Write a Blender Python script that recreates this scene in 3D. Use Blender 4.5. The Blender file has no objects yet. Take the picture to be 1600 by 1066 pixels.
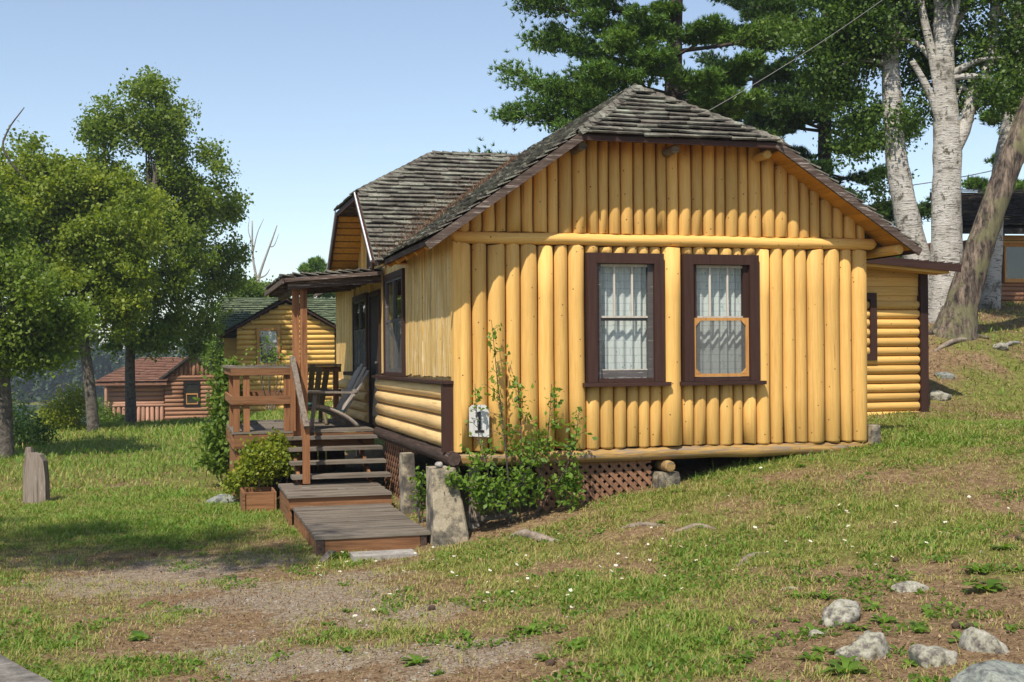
import bpy, math, random
import numpy as np
from mathutils import Vector, Matrix
random.seed(7); rng = np.random.default_rng(7)
sc = bpy.context.scene
COL = sc.collection
PI = math.pi
# ------------------------------------------------------------------ camera, sky, sun, exposure
FPX = 1900.0; YAW = math.radians(15.36); ROLL = math.radians(0.44); HY = 558.0
CAM = np.array([-2.929, -12.988, 1.095])
FW = np.array([math.sin(YAW), math.cos(YAW), 0.0]); RT = np.array([math.cos(YAW), -math.sin(YAW), 0.0]); UP = np.array([0, 0, 1.0])
cd = bpy.data.cameras.new('camera'); cam = bpy.data.objects.new('camera', cd); COL.objects.link(cam)
cd.sensor_width = 36; cd.lens = FPX / 1600 * 36; cd.shift_y = (HY - 533) / 1600; cd.clip_start = 0.1; cd.clip_end = 6000
rc = math.cos(ROLL) * RT - math.sin(ROLL) * UP; uc = math.sin(ROLL) * RT + math.cos(ROLL) * UP
cam.matrix_world = Matrix(((rc[0], uc[0], -FW[0], CAM[0]), (rc[1], uc[1], -FW[1], CAM[1]), (rc[2], uc[2], -FW[2], CAM[2]), (0, 0, 0, 1)))
sc.camera = cam
SUN = np.array([0.45, 0.62, -1.04]); SUN /= np.linalg.norm(SUN)          # direction the light travels
ELEV = math.asin(-SUN[2]); TO = -SUN
sd = bpy.data.lights.new('sun', 'SUN'); so = bpy.data.objects.new('sun', sd); COL.objects.link(so)
sd.energy = 4.3; sd.angle = math.radians(0.6); sd.color = (1.0, 0.93, 0.82)
so.rotation_euler = Vector(SUN).to_track_quat('-Z', 'Y').to_euler(); so.location = (-30, -40, 60)
w = bpy.data.worlds.new('World'); sc.world = w; w.use_nodes = True
nt = w.node_tree; nt.nodes.clear()
sky = nt.nodes.new('ShaderNodeTexSky'); sky.sky_type = 'NISHITA'; sky.sun_disc = False
sky.sun_elevation = ELEV; sky.sun_rotation = math.atan2(TO[0], TO[1]); sky.air_density = 1.0; sky.dust_density = 0.35; sky.ozone_density = 1.2; sky.altitude = 200
bg = nt.nodes.new('ShaderNodeBackground'); bg.inputs[1].default_value = 0.12
wo = nt.nodes.new('ShaderNodeOutputWorld'); hs = nt.nodes.new('ShaderNodeHueSaturation'); hs.inputs['Saturation'].default_value = .86; nt.links.new(sky.outputs[0], hs.inputs['Color']); nt.links.new(hs.outputs[0], bg.inputs[0]); nt.links.new(bg.outputs[0], wo.inputs[0])
sc.view_settings.view_transform = 'Standard'; sc.view_settings.look = 'None'; sc.view_settings.gamma = 1; sc.view_settings.exposure = 0.5

# ------------------------------------------------------------------ places
def ray(u, v):
    x = u - 800; y = HY - v
    return FW + RT * ((x * math.cos(ROLL) + y * math.sin(ROLL)) / FPX) + UP * ((-x * math.sin(ROLL) + y * math.cos(ROLL)) / FPX)
def at(u, v, d): return CAM + ray(u, v) * d
def onY(u, v, Y): r = ray(u, v); return CAM + r * ((Y - CAM[1]) / r[1])
def sstep(a, b, x):
    t = np.clip((x - a) / (b - a), 0, 1); return t * t * (3 - 2 * t)
_lat = np.random.default_rng(3).random((256, 256))
def vn(x, y, s, seed=0):
    x = np.asarray(x) / s + seed * 17.3; y = np.asarray(y) / s + seed * 7.7
    i = np.floor(x).astype(int); j = np.floor(y).astype(int); fx = x - i; fy = y - j
    fx = fx * fx * (3 - 2 * fx); fy = fy * fy * (3 - 2 * fy)
    g = lambda a, b: _lat[a % 256, b % 256]
    return (g(i, j) * (1 - fx) + g(i + 1, j) * fx) * (1 - fy) + (g(i, j + 1) * (1 - fx) + g(i + 1, j + 1) * fx) * fy
# terrain control points: (x, y, z)
CP = [(-0.2, -0.3, -.93), (.4, .1, -.72), (1.15, 0, -.6), (2.14, 0, -.46), (3.6, 0, -.2), (5.2, 0, .03), (2.5, 5, -.5), (2, 10, -.4), (-1.5, -.3, -.97), (-.8, 2.5, -.93), (-1.5, 4, -.95), (-2.2, 6, -1.0),
      (-3, -13, -.52), (-8, -9, -.8), (0, -8.5, -.52), (3, -9, -.25), (6, -8, .0), (-5, -17, -.6), (3, -16, -.2), (-1, -4, -.85), (3, -3.5, -.42), (6.5, -3, .1), (10, -3, .5), (-14, 0, -1.1), (6.8, 2, .1), (12, -12, .6)]
for u, v, d in [(55, 787, 18), (10, 715, 27), (205, 664, 40), (145, 668, 38), (330, 665, 38), (260, 720, 27), (450, 790, 17), (0, 1000, 8.7), (1447, 657, 18.4), (1600, 640, 20), (1500, 600, 21), (1490, 515, 24), (1600, 490, 27.5), (1700, 560, 24), (260, 660, 57), (440, 645, 44), (500, 640, 46), (1450, 480, 34), (1750, 450, 34), (-300, 800, 17), (-300, 720, 30), (900, 520, 45), (1250, 480, 45)]:
    CP.append(tuple(at(u, v, d)))
CP = np.array(CP)
def _tps():
    n = len(CP); P = CP[:, :2]
    r2 = ((P[:, None] - P[None]) ** 2).sum(-1); K = 0.5 * r2 * np.log(r2 + 1e-9) + np.eye(n) * 0.6
    A = np.zeros((n + 3, n + 3)); A[:n, :n] = K; Q = np.c_[np.ones(n), P]; A[:n, n:] = Q; A[n:, :n] = Q.T
    return np.linalg.solve(A, np.r_[CP[:, 2], 0, 0, 0])
TW = _tps()
LAKE = -8.0
def hz(x, y):
    x = np.asarray(x, float); y = np.asarray(y, float); sh = x.shape; x = x.ravel(); y = y.ravel()
    out = np.empty(len(x)); n = len(CP)
    for s in range(0, len(x), 20000):
        a = x[s:s + 20000]; b = y[s:s + 20000]
        r2 = (a[:, None] - CP[:, 0]) ** 2 + (b[:, None] - CP[:, 1]) ** 2
        out[s:s + 20000] = (0.5 * r2 * np.log(r2 + 1e-9)) @ TW[:n] + TW[n] + TW[n + 1] * a + TW[n + 2] * b
    out = np.clip(out, -3, 6)
    dx = x - CAM[0]; dy = y - CAM[1]; d = dx * FW[0] + dy * FW[1]; l = dx * RT[0] + dy * RT[1]
    ang = l / np.maximum(d, 8)
    land = sstep(-.13, -.02, ang)                              # to the right the hill goes on
    near = -11 + land * 12.5
    far = np.minimum(LAKE - 1 + .10 * (d - 252), 4) + 1.5 * vn(x, y, 40, 2)
    fz = np.where(d > 200, np.maximum(near, far), near)
    edge = 62 - 22 * sstep(-.25, -.36, ang)
    wgt = sstep(edge, edge + 26, np.hypot(dx, dy))
    wgt = np.maximum(wgt, sstep(14, 30, -d))
    z = out * (1 - wgt) + fz * wgt
    k = 1 - sstep(30, 60, np.hypot(dx, dy))
    z = z + k * (0.05 * (vn(x, y, 1.1, 1) - .5) + 0.022 * (vn(x, y, .31, 4) - .5))
    return z.reshape(sh)
def hz1(x, y): return float(hz(np.array([x]), np.array([y]))[0])
def G(u, v):                                                    # where a sight line meets the ground
    r = ray(u, v); t = np.linspace(3, 60, 1200); P = CAM[None] + r[None] * t[:, None]
    k = np.argmax(P[:, 2] < hz(P[:, 0], P[:, 1])); return P[k] if k else P[-1]

# ------------------------------------------------------------------ materials
MAT = {}
def new_mat(name):
    m = bpy.data.materials.new(name); m.use_nodes = True; t = m.node_tree
    b = t.nodes['Principled BSDF']; MAT[name] = m; return m, t, b
def N(t, typ, **kw):
    n = t.nodes.new('ShaderNode' + typ)
    for k, v in kw.items():
        if isinstance(k, str) and hasattr(n, k): setattr(n, k, v)
        else: n.inputs[k].default_value = v
    return n
def ramp(t, src, stops, interp='LINEAR'):
    r = t.nodes.new('ShaderNodeValToRGB'); r.color_ramp.interpolation = interp; e = r.color_ramp.elements
    while len(e) < len(stops): e.new(0.5)
    for q, (p, c) in zip(e, stops): q.position = p; q.color = (*c, 1) if len(c) == 3 else c
    t.links.new(src, r.inputs[0]); return r.outputs[0]
def mapped(t, scale, coord='Object'):
    c = N(t, 'TexCoord'); m = N(t, 'Mapping'); m.inputs['Scale'].default_value = scale
    t.links.new(c.outputs[coord], m.inputs[0]); return m.outputs[0]
def noise(t, vec, scale, detail=4, rough=.6):
    n = t.nodes.new('ShaderNodeTexNoise'); n.inputs['Scale'].default_value = scale; n.inputs['Detail'].default_value = detail; n.inputs['Roughness'].default_value = rough
    if vec is not None: t.links.new(vec, n.inputs['Vector'])
    return n.outputs['Fac']
def mix(t, fac, a, b, mode='MIX'):
    m = t.nodes.new('ShaderNodeMix'); m.data_type = 'RGBA'; m.blend_type = mode
    for s, i in ((fac, 0), (a, 6), (b, 7)):
        if isinstance(s, (int, float)): m.inputs[i].default_value = s
        elif isinstance(s, tuple): m.inputs[i].default_value = (*s, 1)
        else: t.links.new(s, m.inputs[i])
    return m.outputs[2]
def bump(t, b, h, s=.4, dist=.01):
    n = t.nodes.new('ShaderNodeBump'); n.inputs['Strength'].default_value = s; n.inputs['Distance'].default_value = dist
    t.links.new(h, n.inputs['Height']); t.links.new(n.outputs[0], b.inputs['Normal'])
AX = {'x': (1.2, 22, 22), 'y': (22, 1.2, 22), 'z': (22, 22, 1.2)}
def orand(t): return N(t, 'ObjectInfo').outputs['Random']
def painted(name, c, dark, axis, wear=None, wearamt=.62, rough=.62, spec=True, streak=.35, crack=True):
    m, t, b = new_mat(name)
    g = noise(t, mapped(t, AX[axis]), 3, 5, .65); big = noise(t, mapped(t, (1, 1, 1)), 1.3, 3)
    col = mix(t, ramp(t, g, [(.30, (1, 1, 1)), (.62, (0, 0, 0))]), c, dark)
    col = mix(t, ramp(t, big, [(.35, (0, 0, 0)), (.75, (.55, .55, .55))]), col, tuple(x * .82 for x in c))
    g2 = noise(t, mapped(t, tuple(x * .36 for x in AX[axis])), 3, 4, .6)
    col = mix(t, streak, col, ramp(t, g2, [(.32, (.30, .26, .22)), (.48, (.85, .85, .85)), (.62, (1, 1, 1))]), 'MULTIPLY')
    if crack:
        g3 = noise(t, mapped(t, tuple((x * .7 if x > 5 else x * .45) for x in AX[axis])), 2.2, 3, .5)
        col = mix(t, ramp(t, g3, [(.70, (0, 0, 0)), (.74, (.7, .7, .7))]), col, tuple(x * .35 for x in dark))
    hv = N(t, 'HueSaturation'); rr = N(t, 'MapRange'); rr.inputs[3].default_value = .80; rr.inputs[4].default_value = 1.12
    t.links.new(orand(t), rr.inputs[0]); t.links.new(rr.outputs[0], hv.inputs['Value']); t.links.new(col, hv.inputs['Color']); col = hv.outputs[0]
    if wear:
        wn = noise(t, mapped(t, tuple(x * .5 for x in AX[axis])), 4, 6, .75)
        col = mix(t, ramp(t, wn, [(wearamt, (0, 0, 0)), (wearamt + .04, (1, 1, 1))]), col, wear)
    if spec:
        v = N(t, 'TexVoronoi'); v.inputs['Scale'].default_value = 9; t.links.new(mapped(t, (1, 1, 1)), v.inputs['Vector'])
        sp = ramp(t, v.outputs['Distance'], [(.06, (1, 1, 1)), (.10, (0, 0, 0))])
        col = mix(t, sp, col, (.16, .08, .025))
    t.links.new(col, b.inputs['Base Color']); b.inputs['Roughness'].default_value = rough
    b.inputs['Specular IOR Level'].default_value = .2
    bump(t, b, g2, .35, .012); return m
YEL = (.75, .455, .14); YED = (.64, .355, .09)
for a in 'xyz': painted('yellow_' + a, YEL, YED, a, (.50, .33, .16), .70, streak=.20)
painted('sill_yellow', (.56, .34, .11), (.30, .18, .07), 'x', (.22, .17, .12), .52, streak=.85)
painted('pale_yellow_y', (.76, .52, .235), (.68, .43, .17), 'y', (.30, .22, .14), .68)
painted('peeling', (.84, .56, .19), (.60, .34, .09), 'z', (.82, .67, .42), .55, streak=.85)
painted('soffit', (.66, .32, .05), (.50, .22, .03), 'y', None)
painted('cream_yellow', (.78, .50, .15), (.66, .38, .09), 'x', None)
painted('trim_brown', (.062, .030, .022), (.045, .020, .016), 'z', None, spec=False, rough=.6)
painted('trim_brown_x', (.062, .030, .022), (.045, .020, .016), 'x', None, spec=False, rough=.6)
painted('black_door', (.018, .014, .012), (.012, .010, .009), 'z', None, spec=False)
painted('salmon', (.42, .235, .155), (.32, .165, .105), 'x', None, spec=False)
painted('salmon_dark', (.32, .165, .095), (.21, .105, .06), 'x', None, spec=False)
painted('brown_log', (.40, .205, .12), (.27, .13, .075), 'x', None, spec=False)
painted('stained_x', (.30, .145, .065), (.19, .085, .04), 'x', (.24, .18, .13), .64, rough=.75, streak=.85)
painted('stained_y', (.30, .145, .065), (.19, .085, .04), 'y', (.24, .18, .13), .64, rough=.75, streak=.85)
painted('stained_z', (.33, .15, .065), (.21, .09, .04), 'z', (.22, .17, .12), .70, rough=.75, streak=.85)
painted('lattice', (.30, .16, .09), (.20, .10, .06), 'z', None, spec=False, rough=.8)
painted('weathered_x', (.23, .195, .155), (.12, .095, .072), 'x', (.38, .35, .31), .62, rough=.85, streak=.85)
painted('weathered_y', (.26, .215, .17), (.13, .10, .075), 'y', (.40, .36, .32), .62, rough=.85, streak=.85)
painted('weathered_z', (.33, .27, .22), (.16, .12, .09), 'z', (.42, .38, .33), .60, rough=.85, streak=.85)
painted('dark_log', (.085, .055, .042), (.04, .025, .02), 'y', (.20, .16, .13), .62, rough=.8, streak=.85)
painted('fascia', (.14, .10, .08), (.065, .045, .036), 'x', (.33, .28, .24), .56, rough=.85, spec=False, streak=.85)
painted('sash_white', (.62, .58, .50), (.45, .38, .30), 'z', (.25, .17, .11), .62, spec=False)
painted('sash_orange', (.60, .30, .09), (.45, .20, .06), 'z', (.50, .42, .34), .66, spec=False)
painted('sash_grey', (.12, .11, .105), (.07, .062, .06), 'x', (.30, .27, .24), .6, spec=False)
painted('sign_white', (.80, .79, .76), (.70, .68, .63), 'z', (.33, .27, .2), .66, spec=False)
painted('plastic_tan', (.36, .31, .26), (.30, .25, .21), 'z', None, spec=False, rough=.45)
painted('plastic_green', (.05, .12, .09), (.04, .10, .075), 'x', None, spec=False, rough=.45)
painted('plastic_olive', (.16, .13, .075), (.13, .105, .06), 'z', None, spec=False, rough=.5)
def flat(name, c, rough=.6, metal=0):
    m, t, b = new_mat(name); b.inputs['Base Color'].default_value = (*c, 1); b.inputs['Roughness'].default_value = rough; b.inputs['Metallic'].default_value = metal
    n = noise(t, mapped(t, (1, 1, 1)), 14, 4); col = mix(t, n, tuple(x * .8 for x in c), tuple(min(1, x * 1.15) for x in c)); t.links.new(col, b.inputs['Base Color']); return m
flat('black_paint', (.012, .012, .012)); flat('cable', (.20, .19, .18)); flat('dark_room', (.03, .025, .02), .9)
flat('flash_white', (.7, .7, .7), .4); flat('petal', (.82, .82, .78), .7); flat('flower_eye', (.6, .38, .03), .7); flat('cone_brown', (.06, .035, .022), .9); flat('dark_plant', (.015, .02, .012), .8)
def speckled(name, stops, scale=6, fine=60, rough=.9, bs=.6, bd=.02):
    m, t, b = new_mat(name); v = mapped(t, (1, 1, 1)); n = noise(t, v, scale, 7, .68); f2 = noise(t, v, fine, 3)
    c = ramp(t, n, stops); c = mix(t, ramp(t, f2, [(.35, (.6, .6, .6)), (.65, (1.15, 1.15, 1.15))]), c, c)
    m2 = mix(t, 1.0, c, ramp(t, f2, [(.3, (.62, .62, .62)), (.7, (1, 1, 1))]), 'MULTIPLY')
    t.links.new(m2, b.inputs['Base Color']); b.inputs['Roughness'].default_value = rough
    bump(t, b, n, bs, bd); return m
speckled('concrete', [(.38, (.07, .06, .048)), (.46, (.19, .16, .115)), (.52, (.40, .33, .225)), (.68, (.52, .44, .32))], 3.2)
speckled('concrete_grey', [(.3, (.20, .185, .16)), (.5, (.36, .33, .29)), (.7, (.46, .43, .38))], 7)
speckled('kerb_concrete', [(.3, (.07, .062, .05)), (.5, (.17, .15, .125)), (.7, (.30, .27, .23))], 9)
speckled('rock', [(.36, (.06, .052, .045)), (.43, (.20, .175, .145)), (.49, (.33, .32, .23)), (.56, (.42, .39, .33)), (.63, (.22, .19, .155)), (.75, (.15, .12, .10))], 9)
speckled('rock_blue', [(.36, (.06, .06, .056)), (.45, (.17, .18, .165)), (.53, (.29, .31, .26)), (.62, (.17, .165, .15))], 8)
def birch_bark():
    m, t, b = new_mat('bark_birch'); v = mapped(t, (1, 1, 1)); n = noise(t, v, 2.6, 6, .7); ln = noise(t, mapped(t, (2.2, 2.2, 17)), 2.4, 3, .6); f2 = noise(t, v, 30, 4, .7)
    c = ramp(t, n, [(.34, (.14, .125, .10)), (.42, (.36, .33, .28)), (.5, (.45, .42, .37)), (.62, (.53, .50, .45)), (.72, (.42, .33, .24))])
    c = mix(t, ramp(t, ln, [(.56, (0, 0, 0)), (.62, (.85, .85, .85))]), c, (.07, .06, .05))
    sc_ = ramp(t, noise(t, mapped(t, (3, 3, 2)), 1.6, 6, .75), [(.58, (0, 0, 0)), (.62, (1, 1, 1))]); c = mix(t, sc_, c, mix(t, f2, (.03, .028, .02), (.17, .15, .10)))
    t.links.new(c, b.inputs['Base Color']); b.inputs['Roughness'].default_value = .8; hh = N(t, 'Math'); hh.operation = 'ADD'; t.links.new(ln, hh.inputs[0]); t.links.new(f2, hh.inputs[1]); bump(t, b, hh.outputs[0], .9, .03)
birch_bark()
speckled('bark_grey', [(.35, (.05, .04, .033)), (.55, (.15, .125, .10)), (.7, (.20, .18, .13))], 9, 30, .95, 1, .05)
speckled('bark_pine', [(.35, (.035, .026, .02)), (.6, (.11, .08, .062))], 8, 30, .95, 1, .05)
speckled('dead_wood', [(.35, (.25, .22, .19)), (.65, (.45, .42, .38))], 9, 40)
speckled('root_wood', [(.35, (.15, .11, .08)), (.65, (.36, .29, .22))], 9, 40)
speckled('pebble', [(.35, (.14, .115, .085)), (.5, (.25, .215, .17)), (.65, (.40, .36, .30))], 3, 20)
def bark_lean():
    m, t, b = new_mat('bark_lean'); v = mapped(t, (1, 1, 1)); n = noise(t, mapped(t, (7, 7, 1.3)), 1.6, 6, .75)
    geo = N(t, 'NewGeometry'); sx = N(t, 'SeparateXYZ'); t.links.new(geo.outputs['Position'], sx.inputs[0])
    base = ramp(t, n, [(.40, (.018, .013, .010)), (.50, (.10, .073, .053)), (.62, (.24, .18, .13))])
    moss = ramp(t, noise(t, v, 2.3, 5), [(.50, (0, 0, 0)), (.60, (.9, .9, .9))])
    t.links.new(mix(t, moss, base, mix(t, n, (.035, .032, .018), (.27, .25, .12))), b.inputs['Base Color']); b.inputs['Roughness'].default_value = .95
    bump(t, b, n, 1, .05)
bark_lean()
def shingle(name, c1, c2, c3):
    m, t, b = new_mat(name); v = mapped(t, (1, 1, 1)); n = noise(t, v, 5, 6, .7); f2 = noise(t, v, 45, 4, .7)
    c = ramp(t, n, [(.34, c1), (.5, c2), (.66, c3)])
    hv = N(t, 'HueSaturation'); rr = N(t, 'MapRange'); rr.inputs[3].default_value = .65; rr.inputs[4].default_value = 1.25
    t.links.new(orand(t), rr.inputs[0]); t.links.new(rr.outputs[0], hv.inputs['Value']); t.links.new(c, hv.inputs['Color'])
    c = mix(t, 1.0, hv.outputs[0], ramp(t, f2, [(.3, (.45, .45, .45)), (.65, (1.1, 1.1, 1.1))]), 'MULTIPLY')
    t.links.new(c, b.inputs['Base Color']); b.inputs['Roughness'].default_value = .95; b.inputs['Specular IOR Level'].default_value = .15; bump(t, b, f2, .8, .008)
shingle('shingle_grey', (.085, .07, .058), (.185, .17, .138), (.30, .31, .24))
shingle('shingle_green', (.10, .125, .075), (.16, .20, .115), (.22, .265, .155))
shingle('shingle_red', (.16, .075, .05), (.24, .12, .08), (.20, .13, .09))
shingle('shingle_dark', (.03, .028, .026), (.06, .052, .045), (.10, .085, .065))
def glassm(name, tint, rough, fmin):
    m, t, b = new_mat(name); t.nodes.remove(b); o = t.nodes['Material Output']
    tr = N(t, 'BsdfTransparent'); tr.inputs[0].default_value = (*tint, 1); gl = N(t, 'BsdfGlossy'); gl.inputs['Roughness'].default_value = rough
    fr = N(t, 'LayerWeight'); fr.inputs[0].default_value = .5; pw = N(t, 'Math'); pw.operation = 'POWER'; pw.inputs[1].default_value = 4; t.links.new(fr.outputs['Facing'], pw.inputs[0]); mr = N(t, 'MapRange'); mr.inputs[3].default_value = fmin; t.links.new(pw.outputs[0], mr.inputs[0])
    mx = N(t, 'MixShader'); t.links.new(mr.outputs[0], mx.inputs[0]); t.links.new(tr.outputs[0], mx.inputs[1]); t.links.new(gl.outputs[0], mx.inputs[2]); t.links.new(mx.outputs[0], o.inputs[0])
glassm('glass', (.93, .96, .95), .02, .06)
def screenm():
    m, t, b = new_mat('insect_screen'); o = t.nodes['Material Output']; tr = N(t, 'BsdfTransparent'); mx = N(t, 'MixShader'); mx.inputs[0].default_value = .42
    b.inputs['Base Color'].default_value = (.16, .16, .15, 1); b.inputs['Roughness'].default_value = .6
    t.links.new(tr.outputs[0], mx.inputs[1]); t.links.new(b.outputs[0], mx.inputs[2]); t.links.new(mx.outputs[0], o.inputs[0])
screenm()
def curtainm():
    m, t, b = new_mat('curtain_lace'); v = mapped(t, (1, 1, 1)); o = t.nodes['Material Output']
    br = N(t, 'TexBrick'); br.offset = .5; br.inputs['Scale'].default_value = 1.0
    mp = mapped(t, (1, 1, 1)); sx = N(t, 'SeparateXYZ'); t.links.new(mp, sx.inputs[0]); cb = N(t, 'CombineXYZ'); t.links.new(sx.outputs[0], cb.inputs[0]); t.links.new(sx.outputs[2], cb.inputs[1])
    t.links.new(cb.outputs[0], br.inputs['Vector']); br.inputs['Brick Width'].default_value = .13; br.inputs['Row Height'].default_value = .085; br.inputs['Mortar Size'].default_value = .006
    vo = N(t, 'TexVoronoi'); vo.inputs['Scale'].default_value = 13; t.links.new(mp, vo.inputs['Vector'])
    mot = ramp(t, vo.outputs['Distance'], [(.13, (1, 1, 1)), (.17, (0, 0, 0))])
    c = mix(t, br.outputs['Fac'], (.70, .72, .69), (.54, .58, .56)); c = mix(t, mot, c, (.36, .43, .41))
    t.links.new(c, b.inputs['Base Color']); b.inputs['Roughness'].default_value = .9
    tl = N(t, 'BsdfTranslucent'); t.links.new(c, tl.inputs[0]); mx = N(t, 'MixShader'); mx.inputs[0].default_value = .25
    t.links.new(b.outputs[0], mx.inputs[1]); t.links.new(tl.outputs[0], mx.inputs[2]); t.links.new(mx.outputs[0], o.inputs[0])
curtainm()
def leafm(name, stops, trans=.42, rough=.5):
    m, t, b = new_mat(name); o = t.nodes['Material Output']; a = N(t, 'Attribute'); a.attribute_name = 'tint'
    c = ramp(t, a.outputs['Fac'], stops); t.links.new(c, b.inputs['Base Color']); b.inputs['Roughness'].default_value = rough; b.inputs['Specular IOR Level'].default_value = .3
    tl = N(t, 'BsdfTranslucent'); hv = N(t, 'HueSaturation'); hv.inputs['Saturation'].default_value = 1.1; hv.inputs['Value'].default_value = 1.5; t.links.new(c, hv.inputs['Color']); t.links.new(hv.outputs[0], tl.inputs[0])
    mx = N(t, 'MixShader'); mx.inputs[0].default_value = trans; t.links.new(b.outputs[0], mx.inputs[1]); t.links.new(tl.outputs[0], mx.inputs[2]); t.links.new(mx.outputs[0], o.inputs[0])
leafm('leaf_yellowgreen', [(0, (.085, .13, .014)), (.5, (.19, .25, .028)), (1, (.33, .36, .05))])
leafm('leaf_green', [(0, (.055, .10, .014)), (.5, (.125, .20, .028)), (1, (.21, .275, .045))])
leafm('leaf_dark', [(0, (.022, .052, .010)), (.5, (.05, .10, .018)), (1, (.10, .16, .03))])
leafm('leaf_bush', [(0, (.09, .13, .012)), (.5, (.20, .25, .025)), (1, (.36, .35, .04))])
leafm('leaf_birch', [(0, (.07, .115, .014)), (.5, (.155, .22, .03)), (1, (.25, .31, .05))], .45)
leafm('leaf_hill', [(0, (.035, .075, .012)), (.5, (.08, .145, .022)), (1, (.15, .21, .035))], .4)
leafm('leaf_fresh', [(0, (.07, .14, .015)), (.5, (.14, .24, .03)), (1, (.24, .33, .05))])
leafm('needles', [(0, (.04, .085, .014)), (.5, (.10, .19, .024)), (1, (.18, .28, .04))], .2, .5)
leafm('needles_shaded', [(0, (.022, .052, .014)), (.5, (.055, .115, .02)), (1, (.10, .17, .03))], .2, .5)  # darker copy of the needles, shade of the rear pines put into the colour
leafm('grass', [(0, (.38, .285, .13)), (.22, (.34, .29, .095)), (.40, (.26, .275, .055)), (.7, (.175, .255, .036)), (1, (.125, .235, .026))], .3, .6)
leafm('litter', [(0, (.09, .05, .03)), (.5, (.20, .115, .065)), (1, (.36, .25, .16))], .05, .8)
leafm('far_leaf', [(0, (.018, .038, .016)), (.5, (.036, .065, .024)), (1, (.065, .095, .03))], .1)
def groundm():
    m, t, b = new_mat('soil'); v = mapped(t, (1, 1, 1))
    al = N(t, 'Attribute'); al.attribute_name = 'lush'; ag = N(t, 'Attribute'); ag.attribute_name = 'gravel'
    n1 = noise(t, v, 3.2, 8, .72); n2 = noise(t, v, 38, 5, .75); n3 = noise(t, v, 11, 6, .7)
    nm_ = N(t, 'Math'); nm_.operation = 'MULTIPLY_ADD'; nm_.inputs[1].default_value = .5; hf = N(t, 'Math'); hf.operation = 'MULTIPLY'; hf.inputs[1].default_value = .5; t.links.new(n3, hf.inputs[0]); t.links.new(n2, nm_.inputs[0]); t.links.new(hf.outputs[0], nm_.inputs[2])
    soil = ramp(t, nm_.outputs[0], [(.34, (.055, .034, .018)), (.46, (.165, .105, .055)), (.58, (.29, .20, .11)), (.70, (.44, .34, .21))])
    vo = N(t, 'TexVoronoi'); vo.inputs['Scale'].default_value = 55; t.links.new(v, vo.inputs['Vector'])
    hs = N(t, 'SeparateColor'); t.links.new(vo.outputs['Color'], hs.inputs[0])
    grav = ramp(t, hs.outputs[0], [(0, (.17, .135, .095)), (.5, (.29, .24, .175)), (1, (.44, .385, .30))])
    green = ramp(t, nm_.outputs[0], [(.36, (.06, .07, .016)), (.5, (.15, .155, .036)), (.64, (.26, .23, .075))])
    def add(a, k, src): 
        q = N(t, 'Math'); q.operation = 'MULTIPLY_ADD'; t.links.new(src, q.inputs[0]); q.inputs[1].default_value = k; t.links.new(a, q.inputs[2]); return q.outputs[0]
    gm = ramp(t, add(ag.outputs['Fac'], .9, n3), [(.86, (0, 0, 0)), (1.05, (.62, .62, .62))])
    lm = ramp(t, add(al.outputs['Fac'], .7, n3), [(.70, (0, 0, 0)), (.98, (1, 1, 1))])
    c = mix(t, gm, soil, grav); c = mix(t, lm, c, green)
    t.links.new(c, b.inputs['Base Color']); b.inputs['Roughness'].default_value = 1; b.inputs['Specular IOR Level'].default_value = .1
    hh = N(t, 'Math'); hh.operation = 'ADD'; t.links.new(n2, hh.inputs[0]); t.links.new(vo.outputs['Distance'], hh.inputs[1]); bump(t, b, hh.outputs[0], .7, .02)
groundm()
def waterm():
    m, t, b = new_mat('lake_water'); b.inputs['Base Color'].default_value = (.03, .06, .075, 1); b.inputs['Roughness'].default_value = .12
    bump(t, b, noise(t, mapped(t, (1, .35, 1)), 1.1, 4), .5, .3)
waterm()

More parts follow.
